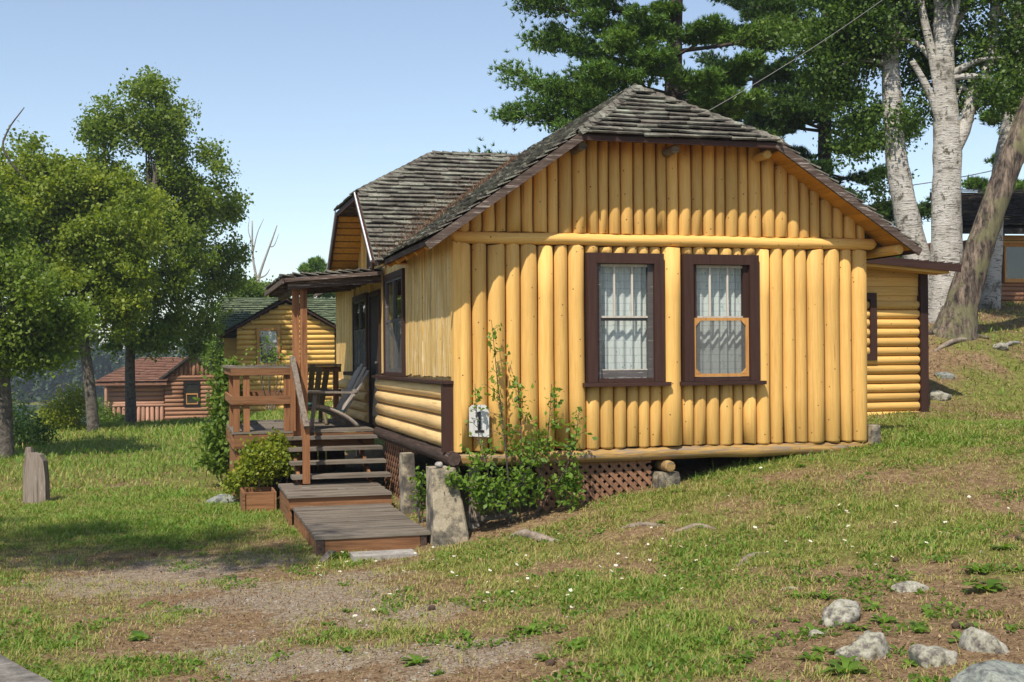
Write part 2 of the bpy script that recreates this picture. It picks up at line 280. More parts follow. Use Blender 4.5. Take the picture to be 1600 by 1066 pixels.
# ------------------------------------------------------------------ mesh helpers
def tag(o, label=None, cat=None, group=None, kind=None):
    for k, v in (('label', label), ('category', cat), ('group', group), ('kind', kind)):
        if v: o[k] = v
    return o
def link(o, parent=None):
    COL.objects.link(o)
    if parent is not None:
        o.parent = parent
        if parent.type == 'EMPTY' and not parent.get('_local'): o.matrix_parent_inverse = parent.matrix_basis.inverted()
    return o
def empty(name, loc, label, cat, group=None, local=False):
    o = bpy.data.objects.new(name, None); o.empty_display_size = .2; COL.objects.link(o)
    if not local: o.location = loc
    tag(o, label, cat, group); 
    if local: LOCALS.add(o.name)
    return o
LOCALS = set()
def link(o, parent=None):
    COL.objects.link(o)
    if parent is not None:
        o.parent = parent
        if parent.type == 'EMPTY' and parent.name not in LOCALS:
            o.matrix_parent_inverse = Matrix.Translation(parent.location).inverted()
    return o
class MB:
    def __init__(s): s.v = []; s.f = []
    def add(s, vs, fs):
        k = len(s.v); s.v += [tuple(float(c) for c in p) for p in vs]; s.f += [tuple(i + k for i in q) for q in fs]; return s
    def box(s, x0, x1, y0, y1, z0, z1):
        return s.add([(x0, y0, z0), (x1, y0, z0), (x1, y1, z0), (x0, y1, z0), (x0, y0, z1), (x1, y0, z1), (x1, y1, z1), (x0, y1, z1)],
                     [(0, 3, 2, 1), (4, 5, 6, 7), (0, 1, 5, 4), (1, 2, 6, 5), (2, 3, 7, 6), (3, 0, 4, 7)])
    def bar(s, p0, p1, w, h, up=(0, 0, 1)):
        p0 = np.array(p0, float); p1 = np.array(p1, float); d = p1 - p0; d /= np.linalg.norm(d); a = np.cross(d, up); a /= np.linalg.norm(a); b = np.cross(a, d)
        vs = [p + a * (i * w / 2) + b * (j * h / 2) for p in (p0, p1) for i, j in ((-1, -1), (1, -1), (1, 1), (-1, 1))]
        return s.add(vs, [(3, 2, 1, 0), (4, 5, 6, 7), (0, 1, 5, 4), (1, 2, 6, 5), (2, 3, 7, 6), (3, 0, 4, 7)])
    def tube(s, pts, rad, n=8, cap=True, wob=0):
        pts = [np.array(p, float) for p in pts]; vs = []; fs = []
        a = None
        for i, p in enumerate(pts):
            d = pts[min(i + 1, len(pts) - 1)] - pts[max(i - 1, 0)]; d /= (np.linalg.norm(d) + 1e-9)
            if a is None: a = np.cross(d, (0.31, 0.2, 0.93) if abs(d[2]) < .9 else (1, 0.1, 0)); 
            a = a - d * (a @ d); a /= np.linalg.norm(a); b = np.cross(d, a)
            for k in range(n):
                t = 2 * PI * k / n; r = rad[i] * (1 + random.uniform(-wob, wob)); vs.append(p + (a * math.cos(t) + b * math.sin(t)) * r)
        for i in range(len(pts) - 1):
            for k in range(n): fs.append((i * n + k, i * n + (k + 1) % n, (i + 1) * n + (k + 1) % n, (i + 1) * n + k))
        if cap: fs.append(tuple(range(n))[::-1]); fs.append(tuple((len(pts) - 1) * n + k for k in range(n)))
        return s.add(vs, fs)
    def mesh(s, name, smooth=False):
        me = bpy.data.meshes.new(name); me.from_pydata(s.v, [], s.f); me.update()
        if smooth: me.polygons.foreach_set('use_smooth', [True] * len(me.polygons))
        return me
    def build(s, name, mat, parent=None, smooth=False):
        me = s.mesh(name, smooth); me.materials.append(MAT[mat]); return link(bpy.data.objects.new(name, me), parent)
def box(name, mat, parent, *a): return MB().box(*a).build(name, mat, parent)
def bar(name, mat, parent, p0, p1, w, h, up=(0, 0, 1)): return MB().bar(p0, p1, w, h, up).build(name, mat, parent)
def log(name, mat, parent, p0, p1, r, n=10, seg=4, wob=.016, sag=.003, flat_ax=None, taper=.06):
    p0 = np.array(p0, float); p1 = np.array(p1, float); d = p1 - p0; L = np.linalg.norm(d); d = d / L; e = min(.012, L * .1)
    ts = [0, e / L] + [i / seg for i in range(1, seg)] + [1 - e / L, 1]
    tp = random.uniform(-taper, taper)
    pts = [p0 + (p1 - p0) * t + np.array([random.uniform(-sag, sag) for _ in range(3)]) * (0 < t < 1) for t in ts]
    rad = [r * (1 + tp * (t - .5)) * (1 + random.uniform(-wob, wob) * .5) for t in ts]; rad[0] *= .9; rad[-1] *= .9
    m = MB().tube(pts, rad, n, True, .004)
    o = m.build(name, mat, parent, True)
    for p in o.data.polygons[-2:]: p.use_smooth = False
    return o
def np_mesh(name, V, k, mat, parent=None, tint=None, smooth=False):
    """V: (n,k,3) one polygon of k corners each"""
    n = len(V); me = bpy.data.meshes.new(name); me.vertices.add(n * k); me.vertices.foreach_set('co', V.astype(np.float32).ravel())
    me.loops.add(n * k); me.loops.foreach_set('vertex_index', np.arange(n * k, dtype=np.int32)); me.polygons.add(n)
    me.polygons.foreach_set('loop_start', np.arange(0, n * k, k, dtype=np.int32)); me.update(calc_edges=True)
    if tint is not None:
        a = me.attributes.new('tint', 'FLOAT', 'FACE'); a.data.foreach_set('value', tint.astype(np.float32))
    me.materials.append(MAT[mat]); return link(bpy.data.objects.new(name, me), parent)
def unit(v): return v / (np.linalg.norm(v, axis=-1, keepdims=True) + 1e-9)
def leaf_quads(P, size, up=.4, asp=.62, fold=.25, droop=0):
    n = len(P); d = rng.normal(size=(n, 3)); d[:, 2] -= droop; d = unit(d); nn = rng.normal(size=(n, 3)); nn[:, 2] += up; nn = unit(nn - d * (nn * d).sum(1, keepdims=True)); s = np.cross(d, nn)
    L = (size * rng.uniform(.6, 1.3, n))[:, None]; w_ = L * asp * .5
    a = P; c = P + d * L; m = P + d * L * .45 + nn * L * fold * .3
    return np.stack([a, m + s * w_, c, m - s * w_], 1)
def lpath(pts, n):                                            # Catmull-Rom through points
    P = [np.array(p, float) for p in pts]; P = [2 * P[0] - P[1]] + P + [2 * P[-1] - P[-2]]; out = []
    for i in range(1, len(P) - 2):
        for k in range(n):
            t = k / n; a, b, c, d = P[i - 1:i + 3]
            out.append(.5 * (2 * b + (c - a) * t + (2 * a - 5 * b + 4 * c - d) * t * t + (3 * b - a - 3 * c + d) * t ** 3))
    out.append(P[-2]); return out

# ------------------------------------------------------------------ ground, lake
def axis(c0, lo, hi, step, grow, far):
    a = list(np.arange(lo, hi + 1e-6, step)); s = step; x = hi
    while x < far: s *= grow; x += s; a.append(x)
    s = step; x = lo; b = []
    while x > -far: s *= grow; x -= s; b.append(x)
    return np.array(b[::-1] + a)
def blob(pts, x, y):
    o = np.zeros_like(x)
    for (u, v, r, k) in pts:
        p = G(u, v) if u is not None else None
        o = np.maximum(o, k * np.exp(-(((x - p[0]) ** 2 + (y - p[1]) ** 2) / r ** 2)))
    return o
GRAV = [(420, 940, 1.3, 1), (250, 900, 1.4, .9), (650, 960, .8, .85), (760, 1020, .7, .85), (480, 1040, .8, .9), (560, 900, .8, .7), (400, 875, 1.0, .7), (330, 1000, .9, .8), (620, 1050, .6, .8), (80, 880, 1.2, .5), (310, 740, 1.6, .55), (390, 730, 1.2, .5)]
LUSH = [(1540, 600, 1.6, .5), (1580, 560, 1.8, .45), (1600, 620, 1.5, .8), (250, 690, 9, 1), (120, 720, 5, .9), (200, 800, 2.2, .8), (450, 860, .7, .6), (60, 820, 3, .8), (1200, 715, 1.0, 1), (1050, 790, .8, .8), (1400, 690, 1.6, 1), (1550, 665, 2, .95), (900, 930, 1.1, .75), (1000, 1000, .9, .8), (1100, 850, .9, .65), (520, 1000, .5, .6), (280, 960, .5, .7), (100, 1000, .6, .7), (180, 1050, .6, .75), (750, 880, 1.0, .7), (1300, 800, 1.2, .7), (1450, 820, 1.2, .55), (540, 880, .5, .8), (480, 830, .5, .8)]
BARE = [(1420, 1010, .9, .9), (1560, 960, .9, .55), (1300, 900, .7, .5), (765, 825, .5, 1), (840, 800, .4, .8), (1480, 640, .8, .3), (1500, 545, 1.2, .3), (1250, 980, .5, .7)]
def fields(x, y):
    nz = vn(x, y, .55, 5) * .5 + vn(x, y, 1.7, 6) * .3 + vn(x, y, .2, 8) * .2
    g = blob(GRAV, x, y); l = blob(LUSH, x, y); b = blob(BARE, x, y)
    far = sstep(14, 26, np.hypot(x - CAM[0], y - CAM[1])) * (x < 3)
    lush = np.clip(.385 + .55 * l - .42 * g - .5 * b + .9 * (nz - .5) + .25 * far, 0, 1)
    under = (x > -.1) & (x < 8.6) & (y > .3) & (y < 10.5) & ~((x > 5.2) & (y < 3.9))
    lush = np.where(under, 0, lush); return lush, np.clip(.85 * g + 1.1 * (nz - .52) * (g > .15), 0, 1)
xs = axis(0, -11, 13, .10, 1.09, 900); ys = axis(0, -10.5, 9, .10, 1.075, 900)
XX, YY = np.meshgrid(xs, ys); ZZ = hz(XX, YY)
nx, ny = len(xs), len(ys); idx = np.arange(nx * ny).reshape(ny, nx)
quads = np.stack([idx[:-1, :-1], idx[:-1, 1:], idx[1:, 1:], idx[1:, :-1]], -1).reshape(-1, 4)
me = bpy.data.meshes.new('ground'); me.vertices.add(nx * ny); me.vertices.foreach_set('co', np.stack([XX, YY, ZZ], -1).astype(np.float32).ravel())
me.loops.add(quads.size); me.loops.foreach_set('vertex_index', quads.astype(np.int32).ravel()); me.polygons.add(len(quads)); me.polygons.foreach_set('loop_start', np.arange(0, quads.size, 4, dtype=np.int32))
me.polygons.foreach_set('use_smooth', np.ones(len(quads), dtype=bool)); me.update(calc_edges=True)
lu, gr = fields(XX.ravel(), YY.ravel())
for nme, val in (('lush', lu), ('gravel', gr)):
    a = me.attributes.new(nme, 'FLOAT', 'POINT'); a.data.foreach_set('value', val.astype(np.float32))
me.materials.append(MAT['soil']); tag(link(bpy.data.objects.new('ground', me)), kind='structure')
tag(MB().add([(-950, -950, LAKE), (950, -950, LAKE), (950, 950, LAKE), (-950, 950, LAKE)], [(0, 1, 2, 3)]).build('lake', 'lake_water'), kind='structure')

# ------------------------------------------------------------------ main cabin
W = 5.08; LEN = 10.3
cab = empty('log_cabin', (2.5, 5, -.5), 'yellow log cabin with vertical log gable wall, clipped gable roof and numbered sign', 'cabin')
def widths(a, b, w0):
    n = max(1, round((b - a) / w0)); q = np.array([random.uniform(.82, 1.18) for _ in range(n)]); q = q / q.sum() * (b - a); e = np.r_[a, a + np.cumsum(q)]; return list(zip(e[:-1], e[1:]))
zl = lambda x: 2.27 + .71 * (x + .40)
zr = lambda x: 2.33 + .646 * (5.47 - x)
zroof = lambda x: min(zl(x), zr(x), 3.47 + .66 * .42)
# gable wall backing in pieces round the two windows
WIN = [(1.50, 2.42), (2.67, 3.61)]; WZ0, WZ1 = .80, 2.26
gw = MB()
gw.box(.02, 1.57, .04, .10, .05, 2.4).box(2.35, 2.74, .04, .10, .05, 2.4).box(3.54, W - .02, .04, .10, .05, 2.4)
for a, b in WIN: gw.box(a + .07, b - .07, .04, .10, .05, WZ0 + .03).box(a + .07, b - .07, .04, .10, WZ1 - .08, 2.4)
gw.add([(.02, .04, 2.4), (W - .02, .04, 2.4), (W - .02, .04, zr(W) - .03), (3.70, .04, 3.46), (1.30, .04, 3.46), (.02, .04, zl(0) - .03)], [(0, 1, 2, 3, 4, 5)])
gwall = gw.build('gable_wall', 'trim_brown', cab)  # dark brown filler colour, also painting shadow into the gaps between logs
lay = []
for a, b, kind in ((.0, 1.50, 0), (1.50, 2.42, 1), (2.42, 2.67, 0), (2.67, 3.61, 1), (3.61, W, 0)):
    for x0, x1 in widths(a, b, .178 if not kind else .165):
        r = (x1 - x0) / 2 - .0025; xc = (x0 + x1) / 2
        if not kind: log('wall_log', 'yellow_z', gwall, (xc, .03, .06), (xc, .03, 2.34), r)
        else:
            log('wall_log', 'yellow_z', gwall, (xc, .03, .06), (xc, .03, WZ0 - .005), r, seg=2)
            log('wall_log', 'yellow_z', gwall, (xc, .03, WZ1 - .04), (xc, .03, 2.34), r, seg=1)
for x0, x1 in widths(.02, W - .02, .150):
    r = (x1 - x0) / 2 - .0035; xc = (x0 + x1) / 2; top = min(zl(xc) + .02, zr(xc) + .02, 3.60)
    if top > 2.56: log('wall_log', 'yellow_z', gwall, (xc, .02, 2.475), (xc, .02, top), r, seg=3)
log('plate_log', 'yellow_x', cab, (-.03, -.015, 2.405), (5.14, -.015, 2.41), .068, seg=8, sag=.008)
log('sill_log', 'sill_yellow', cab, (-.06, .0, -.02), (5.12, .0, -.025), .074, seg=10, sag=.012, wob=.09)
def window(x0, x1, z0, z1, lower):
    t = .115; m = MB()
    m.box(x0, x0 + t, -.085, .03, z0, z1).box(x1 - t, x1, -.085, .03, z0, z1).box(x0 + t, x1 - t, -.083, .03, z1 - t, z1).box(x0 + t, x1 - t, -.05, .04, z0, z0 + .045)
    wd = m.build('window', 'trim_brown', cab)
    box('sill', 'trim_brown_x', wd, x0 - .06, x1 + .06, -.14, .02, z0 - .045, z0 - .003)
    a, b = x0 + t, x1 - t; zm = z0 + (z1 - z0) * .50
    m = MB().box(a, a + .06, -.03, .035, z0 + .045, z1 - t).box(b - .06, b, -.03, .035, z0 + .045, z1 - t); m.build('jamb', 'sash_grey' if lower == 'grey' else 'trim_brown', wd)
    a0, b0 = a + .012, b - .03
    # upper sash
    m = MB().box(a0, a0 + .028, -.012, .012, zm, z1 - t - .005).box(b0 - .028, b0, -.012, .012, zm, z1 - t - .005).box(a0 + .028, b0 - .028, -.011, .011, z1 - t - .035, z1 - t - .005).box(a0 + .028, b0 - .028, -.011, .011, zm, zm + .022)
    m.build('upper_sash', 'sash_white', wd)
    for k in (1, 2):
        xm = a0 + (b0 - a0) * k / 3; box('muntin', 'sash_white', wd, xm - .010, xm + .010, -.013, .010, zm + .022, z1 - t - .035)
    for k in range(3):
        p0 = a0 + (b0 - a0) * k / 3 + .011; p1 = a0 + (b0 - a0) * (k + 1) / 3 - .011
        tl = random.uniform(-.004, .004); MB().add([(p0, .002 + tl, zm + .02), (p1, .002, zm + .02), (p1, .002 - tl, z1 - t - .03), (p0, .002, z1 - t - .03)], [(0, 1, 2, 3)]).build('pane', 'glass', wd)
    ms, mt, off = ('sash_orange', .038, -.045) if lower == 'screen' else ('sash_grey', .03, .02)
    zb = z0 + .05
    m = MB().box(a0 - .015, a0 + mt - .015, off - .012, off + .012, zb, zm).box(b0 - mt + .022, b0 + .022, off - .012, off + .012, zb, zm)
    bt = .035 if lower == 'screen' else .085
    m.box(a0 + mt - .015, b0 - mt + .022, off - .011, off + .011, zb, zb + bt).box(a0 + mt - .015, b0 - mt + .022, off - .011, off + .011, zm - .032, zm); m.build('lower_sash', ms, wd)
    if lower == 'screen':
        MB().add([(a0, off, zb), (b0, off, zb), (b0, off, zm), (a0, off, zm)], [(0, 1, 2, 3)]).build('insect_screen', 'insect_screen', wd)
        for cx, sx in ((a0 + mt - .015, 1), (b0 - mt + .022, -1)):
            for cz, sz in ((zb + bt, 1), (zm - .032, -1)): MB().add([(cx, off - .014, cz), (cx + sx * .06, off - .014, cz), (cx, off - .014, cz + sz * .06), (cx, off + .01, cz), (cx + sx * .06, off + .01, cz), (cx, off + .01, cz + sz * .06)], [(0, 1, 2), (3, 5, 4), (0, 3, 4, 1), (1, 4, 5, 2), (2, 5, 3, 0)]).build('corner_gusset', 'sash_orange', wd)
    else:
        box('glazing_bead', 'sash_white', wd, a0 + .012, b0 - .002, off - .014, off - .0125, zb + .085, zb + .097)
        box('glazing_bead', 'sash_white', wd, b0 - .022, b0 - .008, off - .016, off - .0125, zb + .099, zm - .04)
    MB().add([(a0, off + .002, zb + .02), (b0, off + .004, zb + .02), (b0, off + .002, zm), (a0, off + .001, zm)], [(0, 1, 2, 3)]).build('pane', 'glass', wd)
    m = MB(); n = 72; rows = 6; V = []; ph = random.uniform(0, 6)
    for j in range(rows + 1):
        for i in range(n + 1):
            x = a - .03 + (b - a + .06) * i / n; z = z0 + (z1 - z0 - .04) * j / rows
            V.append((x, .125 + (.022 + .010 * math.sin(i * .11 + ph)) * math.sin(x * 62 + ph + .5 * math.sin(x * 11) + .25 * math.sin(j)), z))
    F = [(j * (n + 1) + i, j * (n + 1) + i + 1, (j + 1) * (n + 1) + i + 1, (j + 1) * (n + 1) + i) for j in range(rows) for i in range(n)]
    m.add(V, F).build('curtain', 'curtain_lace', wd, True)
window(*WIN[0], WZ0, WZ1, 'grey'); window(*WIN[1], WZ0, WZ1, 'screen')
# left wall (x = 0)
lw = MB(); lw.box(.02, .08, .06, 3.0, 0, 2.45).box(.02, .08, 3.0, 4.45, 0, .83).box(.02, .08, 3.0, 4.45, 2.27, 2.5).box(.02, .08, 4.45, 5.05, 0, 2.5).box(.02, .08, 5.95, 6.3, 0, 2.5).box(.02, .08, 5.05, 5.95, 2.1, 2.5)
lw.box(.02, .08, 6.3, 7.8, 0, .85).box(.02, .08, 6.3, 7.8, 2.12, 2.5).box(.02, .08, 7.8, LEN, 0, 2.5)
lwall = lw.build('side_wall', 'peeling', cab)
for a, b, z0, z1 in ((.10, 2.98, .86, 2.45), (4.6, 4.98, .86, 2.44), (6.03, 6.22, .72, 2.42), (7.86, LEN, .72, 2.42)):
    for y0, y1 in widths(a, b, .152):
        dz = random.uniform(0, .03); x = -.012 + random.uniform(-.004, .004)
        m = MB().box(x, .02, y0 + .0025, y1 - .0025, z0 + dz * (z0 > .8), z1); m.build('board', 'peeling', lwall)
box('corner_post', 'yellow_z', cab, -.03, .05, -.05, .095, .06, 2.36)
def siding_y(y0, y1, z0, z1, n, mat, xo):
    h = (z1 - z0) / n
    for k in range(n): log('siding_log', mat, lwall, (xo, y0, z0 + h * (k + .5)), (xo, y1, z0 + h * (k + .5)), h / 2 - .001, seg=5, n=12)
siding_y(.10, 4.95, .085, .80, 4, 'pale_yellow_y', -.03)
siding_y(6.08, LEN, .07, .72, 4, 'pale_yellow_y', -.03)
bar('ledge', 'trim_brown', cab, (-.075, -.02, .822), (-.075, 4.98, .822), .17, .035)
box('ledge_end_board', 'trim_brown', cab, -.15, -.032, .0, .085, .06, .80)
log('side_sill_log', 'dark_log', cab, (-.06, -.15, -.005), (-.06, 5.0, -.005), .082, seg=9, wob=.08)
log('side_sill_log', 'dark_log', cab, (-.05, 5.9, -.005), (-.05, LEN, -.005), .08, seg=6)
def side_window(y0, y1, z0, z1, cols):
    t = .09; m = MB().box(-.045, .05, y0, y0 + t, z0, z1).box(-.045, .05, y1 - t, y1, z0, z1).box(-.044, .05, y0 + t, y1 - t, z1 - t, z1).box(-.044, .05, y0 + t, y1 - t, z0, z0 + .05)
    wd = m.build('window', 'trim_brown', cab); zm = (z0 + z1) / 2 + .03
    for k in range(cols):
        a = y0 + t + (y1 - y0 - 2 * t) * k / cols + .01; b = y0 + t + (y1 - y0 - 2 * t) * (k + 1) / cols - .01
        m = MB().box(-.03, .02, a, a + .04, z0 + .05, z1 - t).box(-.03, .02, b - .04, b, z0 + .05, z1 - t).box(-.029, .019, a + .04, b - .04, zm, zm + .04).box(-.029, .019, a + .04, b - .04, z0 + .05, z0 + .10).box(-.029, .019, a + .04, b - .04, z1 - t - .035, z1 - t); m.build('sash', 'sash_grey', wd)
        for c, d in ((z0 + .08, zm + .01), (zm + .03, z1 - t - .02)): MB().add([(-.004, a + .02, c), (-.004 + random.uniform(-.006, .006), b - .02, c), (-.004, b - .02, d), (-.004, a + .02, d)], [(0, 1, 2, 3)]).build('pane', 'glass', wd)
        MB().add([(-.026, a + .03, z0 + .1), (-.026, b - .03, z0 + .1), (-.026, b - .03, zm + .02), (-.026, a + .03, zm + .02)], [(0, 1, 2, 3)]).build('insect_screen', 'insect_screen', wd)
    return wd
side_window(3.0, 4.58, .845, 2.29, 2)
w2 = side_window(6.24, 7.84, .86, 2.14, 2); bar('window_box', 'trim_brown', w2, (-.12, 6.2, .84), (-.12, 7.9, .84), .16, .06)
dr = MB().box(-.045, .05, 4.99, 5.06, .06, 2.12).box(-.045, .05, 5.94, 6.02, .06, 2.12).box(-.044, .05, 5.06, 5.94, 2.04, 2.12).build('door', 'trim_brown', cab)
box('door_leaf', 'black_door', dr, -.02, .02, 5.065, 5.935, .07, 2.035)
for z0, z1 in ((.2, .85), (1.0, 1.9)): box('door_panel', 'dark_room', dr, -.03, -.0205, 5.17, 5.83, z0, z1)
MB().tube([(-.03, 5.14, 1.02), (-.08, 5.14, 1.02)], [.015, .028], 8).build('door_knob', 'sash_grey', dr, True)
# inner floor and back walls keep the rooms dark
box('floor', 'dark_room', cab, .10, W - .1, .12, LEN - .1, .02, .06)
box('back_wall', 'yellow_z', cab, .0, W, LEN, LEN + .08, 0, 2.5)
MB().add([(0, LEN, 2.5), (W, LEN, 2.5), (2.44, LEN, 4.2), (0, LEN + .08, 2.5), (W, LEN + .08, 2.5), (2.44, LEN + .08, 4.2)], [(0, 1, 2), (3, 5, 4), (0, 3, 4, 1), (1, 4, 5, 2), (2, 5, 3, 0)]).build('back_gable', 'yellow_z', cab)
box('right_wall', 'yellow_y', cab, W - .08, W - .0, .11, LEN, 0, 2.5)
# ---- roof
def slab(m, pts, zf, th=.04):
    n = len(pts); V = [(x, y, zf(x, y)) for x, y in pts] + [(x, y, zf(x, y) + th) for x, y in pts]
    m.add(V, [tuple(range(n))[::-1], tuple(range(n, 2 * n))] + [(i, (i + 1) % n, n + (i + 1) % n, n + i) for i in range(n)])
HP = (2.44, .82); YF = -.42; DR = 5.27
zd = lambda y: 2.30 + .72 * (y - 2.70)
zdf = lambda y: zd(2 * DR - y)
m = MB(); ZR = zl(2.44)
EV = -.30
slab(m, [(EV, YF), (1.29, YF), HP, (2.44, DR), (2.20, DR), (EV, 2.76)], lambda x, y: zl(x))
slab(m, [(-.4, 7.88), (2.20, DR), (2.44, DR), (2.44, LEN + .4), (-.4, LEN + .4)], lambda x, y: zl(x))
slab(m, [(5.47, YF), (5.47, LEN + .4), (2.44, LEN + .4), HP, (3.705, YF)], lambda x, y: zr(x))
slab(m, [(1.29, YF), (3.705, YF), HP], lambda x, y: 3.47 + (ZR - 3.47) * (y - YF) / (HP[1] - YF))
XE = -.46; ZC = 3.38; yc = 2.70 + (ZC - 2.30) / .72; XP = .85; ZP = zd(DR)
slab(m, [(XE, 2.72), (-.40, 2.68), (2.20, DR), (XP, DR), (XE, yc)], lambda x, y: zd(y) + .006)
slab(m, [(XE, 2 * DR - yc), (XP, DR), (2.20, DR), (-.40, 7.86), (XE, 7.82)], lambda x, y: zdf(y) + .006)
slab(m, [(XE, yc), (XP, DR), (XE, 2 * DR - yc)], lambda x, y: ZC + (ZP - ZC) * (x - XE) / (XP - XE) + .008)
roof = m.build('roof', 'fascia', cab)
def clip(poly, a, b, c):                                       # keep a*u+b*v <= c
    out = []
    for i in range(len(poly)):
        p, q = poly[i], poly[(i + 1) % len(poly)]; dp = a * p[0] + b * p[1] - c; dq = a * q[0] + b * q[1] - c
        if dp <= 0: out.append(p)
        if dp * dq < 0: t = dp / (dp - dq); out.append((p[0] + (q[0] - p[0]) * t, p[1] + (q[1] - p[1]) * t))
    return out
def shingles(parent, P3, expo, wid, mat, joined=None, over=.03, th=.020, lift=.021, curl=.024, ubase=None):
    """P3: convex roof polygon, first edge is the eave; lays courses of single shingles on it"""
    P3 = [np.array(p, float) for p in P3]; O = P3[0]; ux = P3[1] - P3[0]; ux /= np.linalg.norm(ux); n = None
    for q in P3[2:]:
        c = np.cross(ux, q - O)
        if np.linalg.norm(c) > .1: n = c / np.linalg.norm(c); break
    if n[2] < 0: n = -n
    vx = np.cross(n, ux); 
    if vx[2] < 0: vx = -vx
    P2 = [((p - O) @ ux, (p - O) @ vx) for p in P3]
    area = sum(P2[i][0] * P2[(i + 1) % len(P2)][1] - P2[(i + 1) % len(P2)][0] * P2[i][1] for i in range(len(P2)))
    if area < 0: P2 = P2[::-1]
    us = [p[0] for p in P2]; vs = [p[1] for p in P2]; v0 = -over; cnt = 0
    J = MB() if joined else None
    while v0 < max(vs):
        v1 = v0 + expo * 1.28; u = min(us) - random.uniform(0, wid); e = expo * random.uniform(.90, 1.10)
        while u < max(us):
            wv = wid * random.uniform(.75, 1.3); jit = random.uniform(-.024, .018)
            ca, cb = random.uniform(.01, .05), random.uniform(.01, .05); ka, kb = random.uniform(.3, .8) * ca, random.uniform(.3, .8) * cb; j2 = jit + random.uniform(-.014, .014); poly = [(u + .003, v0 + jit + ka), (u + .003 + ca, v0 + jit), (u + wv - .003 - cb, v0 + j2), (u + wv - .003, v0 + j2 + kb), (u + wv - .003, v1), (u + .003, v1)]
            for i in range(len(P2)):
                p, q = P2[i], P2[(i + 1) % len(P2)]; du, dv = q[0] - p[0], q[1] - p[1]; L = math.hypot(du, dv)
                if L < 1e-6: continue
                a, b = dv / L, -du / L; low = abs(dv) < 1e-3 and p[1] < 1e-3
                poly = clip(poly, a, b, a * p[0] + b * p[1] + (over if low else .006))
                if len(poly) < 3: break
            u += wv
            if len(poly) < 3: continue
            ar = abs(sum(poly[i][0] * poly[(i + 1) % len(poly)][1] - poly[(i + 1) % len(poly)][0] * poly[i][1] for i in range(len(poly)))) / 2
            if ar < .0012: continue
            c0, c1 = random.uniform(0, curl), random.uniform(0, curl); lo = lift * random.uniform(.8, 1.3)
            T = []; B = []
            for (pu, pv) in poly:
                s = 1 - min(1, max(0, (pv - v0) / (v1 - v0))); k = min(1, max(0, (pu - u + wv) / wv))
                h = .004 + lo * s + (c0 * (1 - k) + c1 * k) * max(0, s - .55) * 2.2
                base = O + ux * pu + vx * pv; B.append(base + n * (.042 + h)); T.append(base + n * (.042 + h + th * (.4 + .6 * s)))
            k = len(poly); mm = J if J is not None else MB()
            mm.add(B + T, [tuple(range(k))[::-1], tuple(range(k, 2 * k))] + [(i, (i + 1) % k, k + (i + 1) % k, k + i) for i in range(k)])
            if J is None: mm.build('shingle', mat, parent); cnt += 1
        v0 += e
    if J is not None: tag(J.build(joined, mat, parent), kind='stuff')
    return cnt
def caps(parent, p0, p1, na, nb, mat, step=.155, w_=.15):      # folded cap shingles on a hip or ridge
    p0 = np.array(p0, float); p1 = np.array(p1, float); d = p1 - p0; L = np.linalg.norm(d); d /= L; k = 0; s = 0
    while s < L - .03:
        e = min(L + .02, s + step * 1.3); m = MB(); V = []
        for t, h in ((s, .105), (e, .080)):
            c = p0 + d * t + np.array([0, 0, h + random.uniform(0, .006)])
            for th in (0, -.014): V += [c + np.array(na) * w_ * random.uniform(.92, 1.05) + np.array([0, 0, th]), c + np.array([0, 0, .012 + th]), c + np.array(nb) * w_ * random.uniform(.92, 1.05) + np.array([0, 0, th])]
        m.add(V, [(0, 1, 7, 6), (1, 2, 8, 7), (3, 9, 10, 4), (4, 10, 11, 5), (0, 3, 4, 1), (1, 4, 5, 2), (6, 7, 10, 9), (7, 8, 11, 10), (0, 6, 9, 3), (2, 5, 11, 8)]); m.build('cap_shingle', mat, parent); s += step
L3 = lambda x, y: (x, y, zl(x)); R3 = lambda x, y: (x, y, zr(x)); D3 = lambda x, y: (x, y, zd(y) + .006); DF3 = lambda x, y: (x, y, zdf(y) + .006)
hp3 = (HP[0], HP[1], ZR)
shingles(roof, [(1.29, YF, 3.47), (3.705, YF, 3.47), hp3], .125, .30, 'shingle_grey')
shingles(roof, [D3(XE, 2.72), D3(-.40, 2.70), D3(2.20, DR), D3(XP, DR), D3(XE, yc)][:0] or [D3(XE, 2.72), D3(2.2, 2.72), D3(2.2, DR), D3(XP, DR), D3(XE, yc)][:0] or [D3(XE, 2.70), D3(-.34, 2.70), D3(2.20, DR), D3(XP, DR), D3(XE, yc)], .128, .34, 'shingle_grey')
shingles(roof, [L3(EV, 2.76), L3(EV, YF), L3(1.29, YF), L3(2.44, .82), L3(2.44, DR), L3(2.2, DR)], .128, .34, 'shingle_grey', 'main_slope_shingles')
shingles(roof, [R3(5.47, YF), R3(5.47, LEN + .4), R3(2.44, LEN + .4), R3(*HP), R3(3.705, YF)], .14, .36, 'shingle_grey', 'right_slope_shingles')
shingles(roof, [(XE, 2 * DR - yc, ZC), (XE, yc, ZC), (XP, DR, ZP)], .13, .32, 'shingle_grey', 'dormer_clip_shingles')
nL = np.array((-.71, 0, -.5)) / .87; nR = np.array((.75, 0, -.48)) / .89; nF = np.array((0, -.78, -.52)) / .94; nB = np.array((0, .8, -.58))
caps(roof, (1.29, YF, 3.47), hp3, nL * 1.15, nF * .9 + np.array((.12, 0, 0)), 'shingle_grey'); caps(roof, (3.705, YF, 3.47), hp3, nR, nF * .9, 'shingle_grey')
caps(roof, hp3, (2.44, 4.6, ZR), nL, nR, 'shingle_grey')
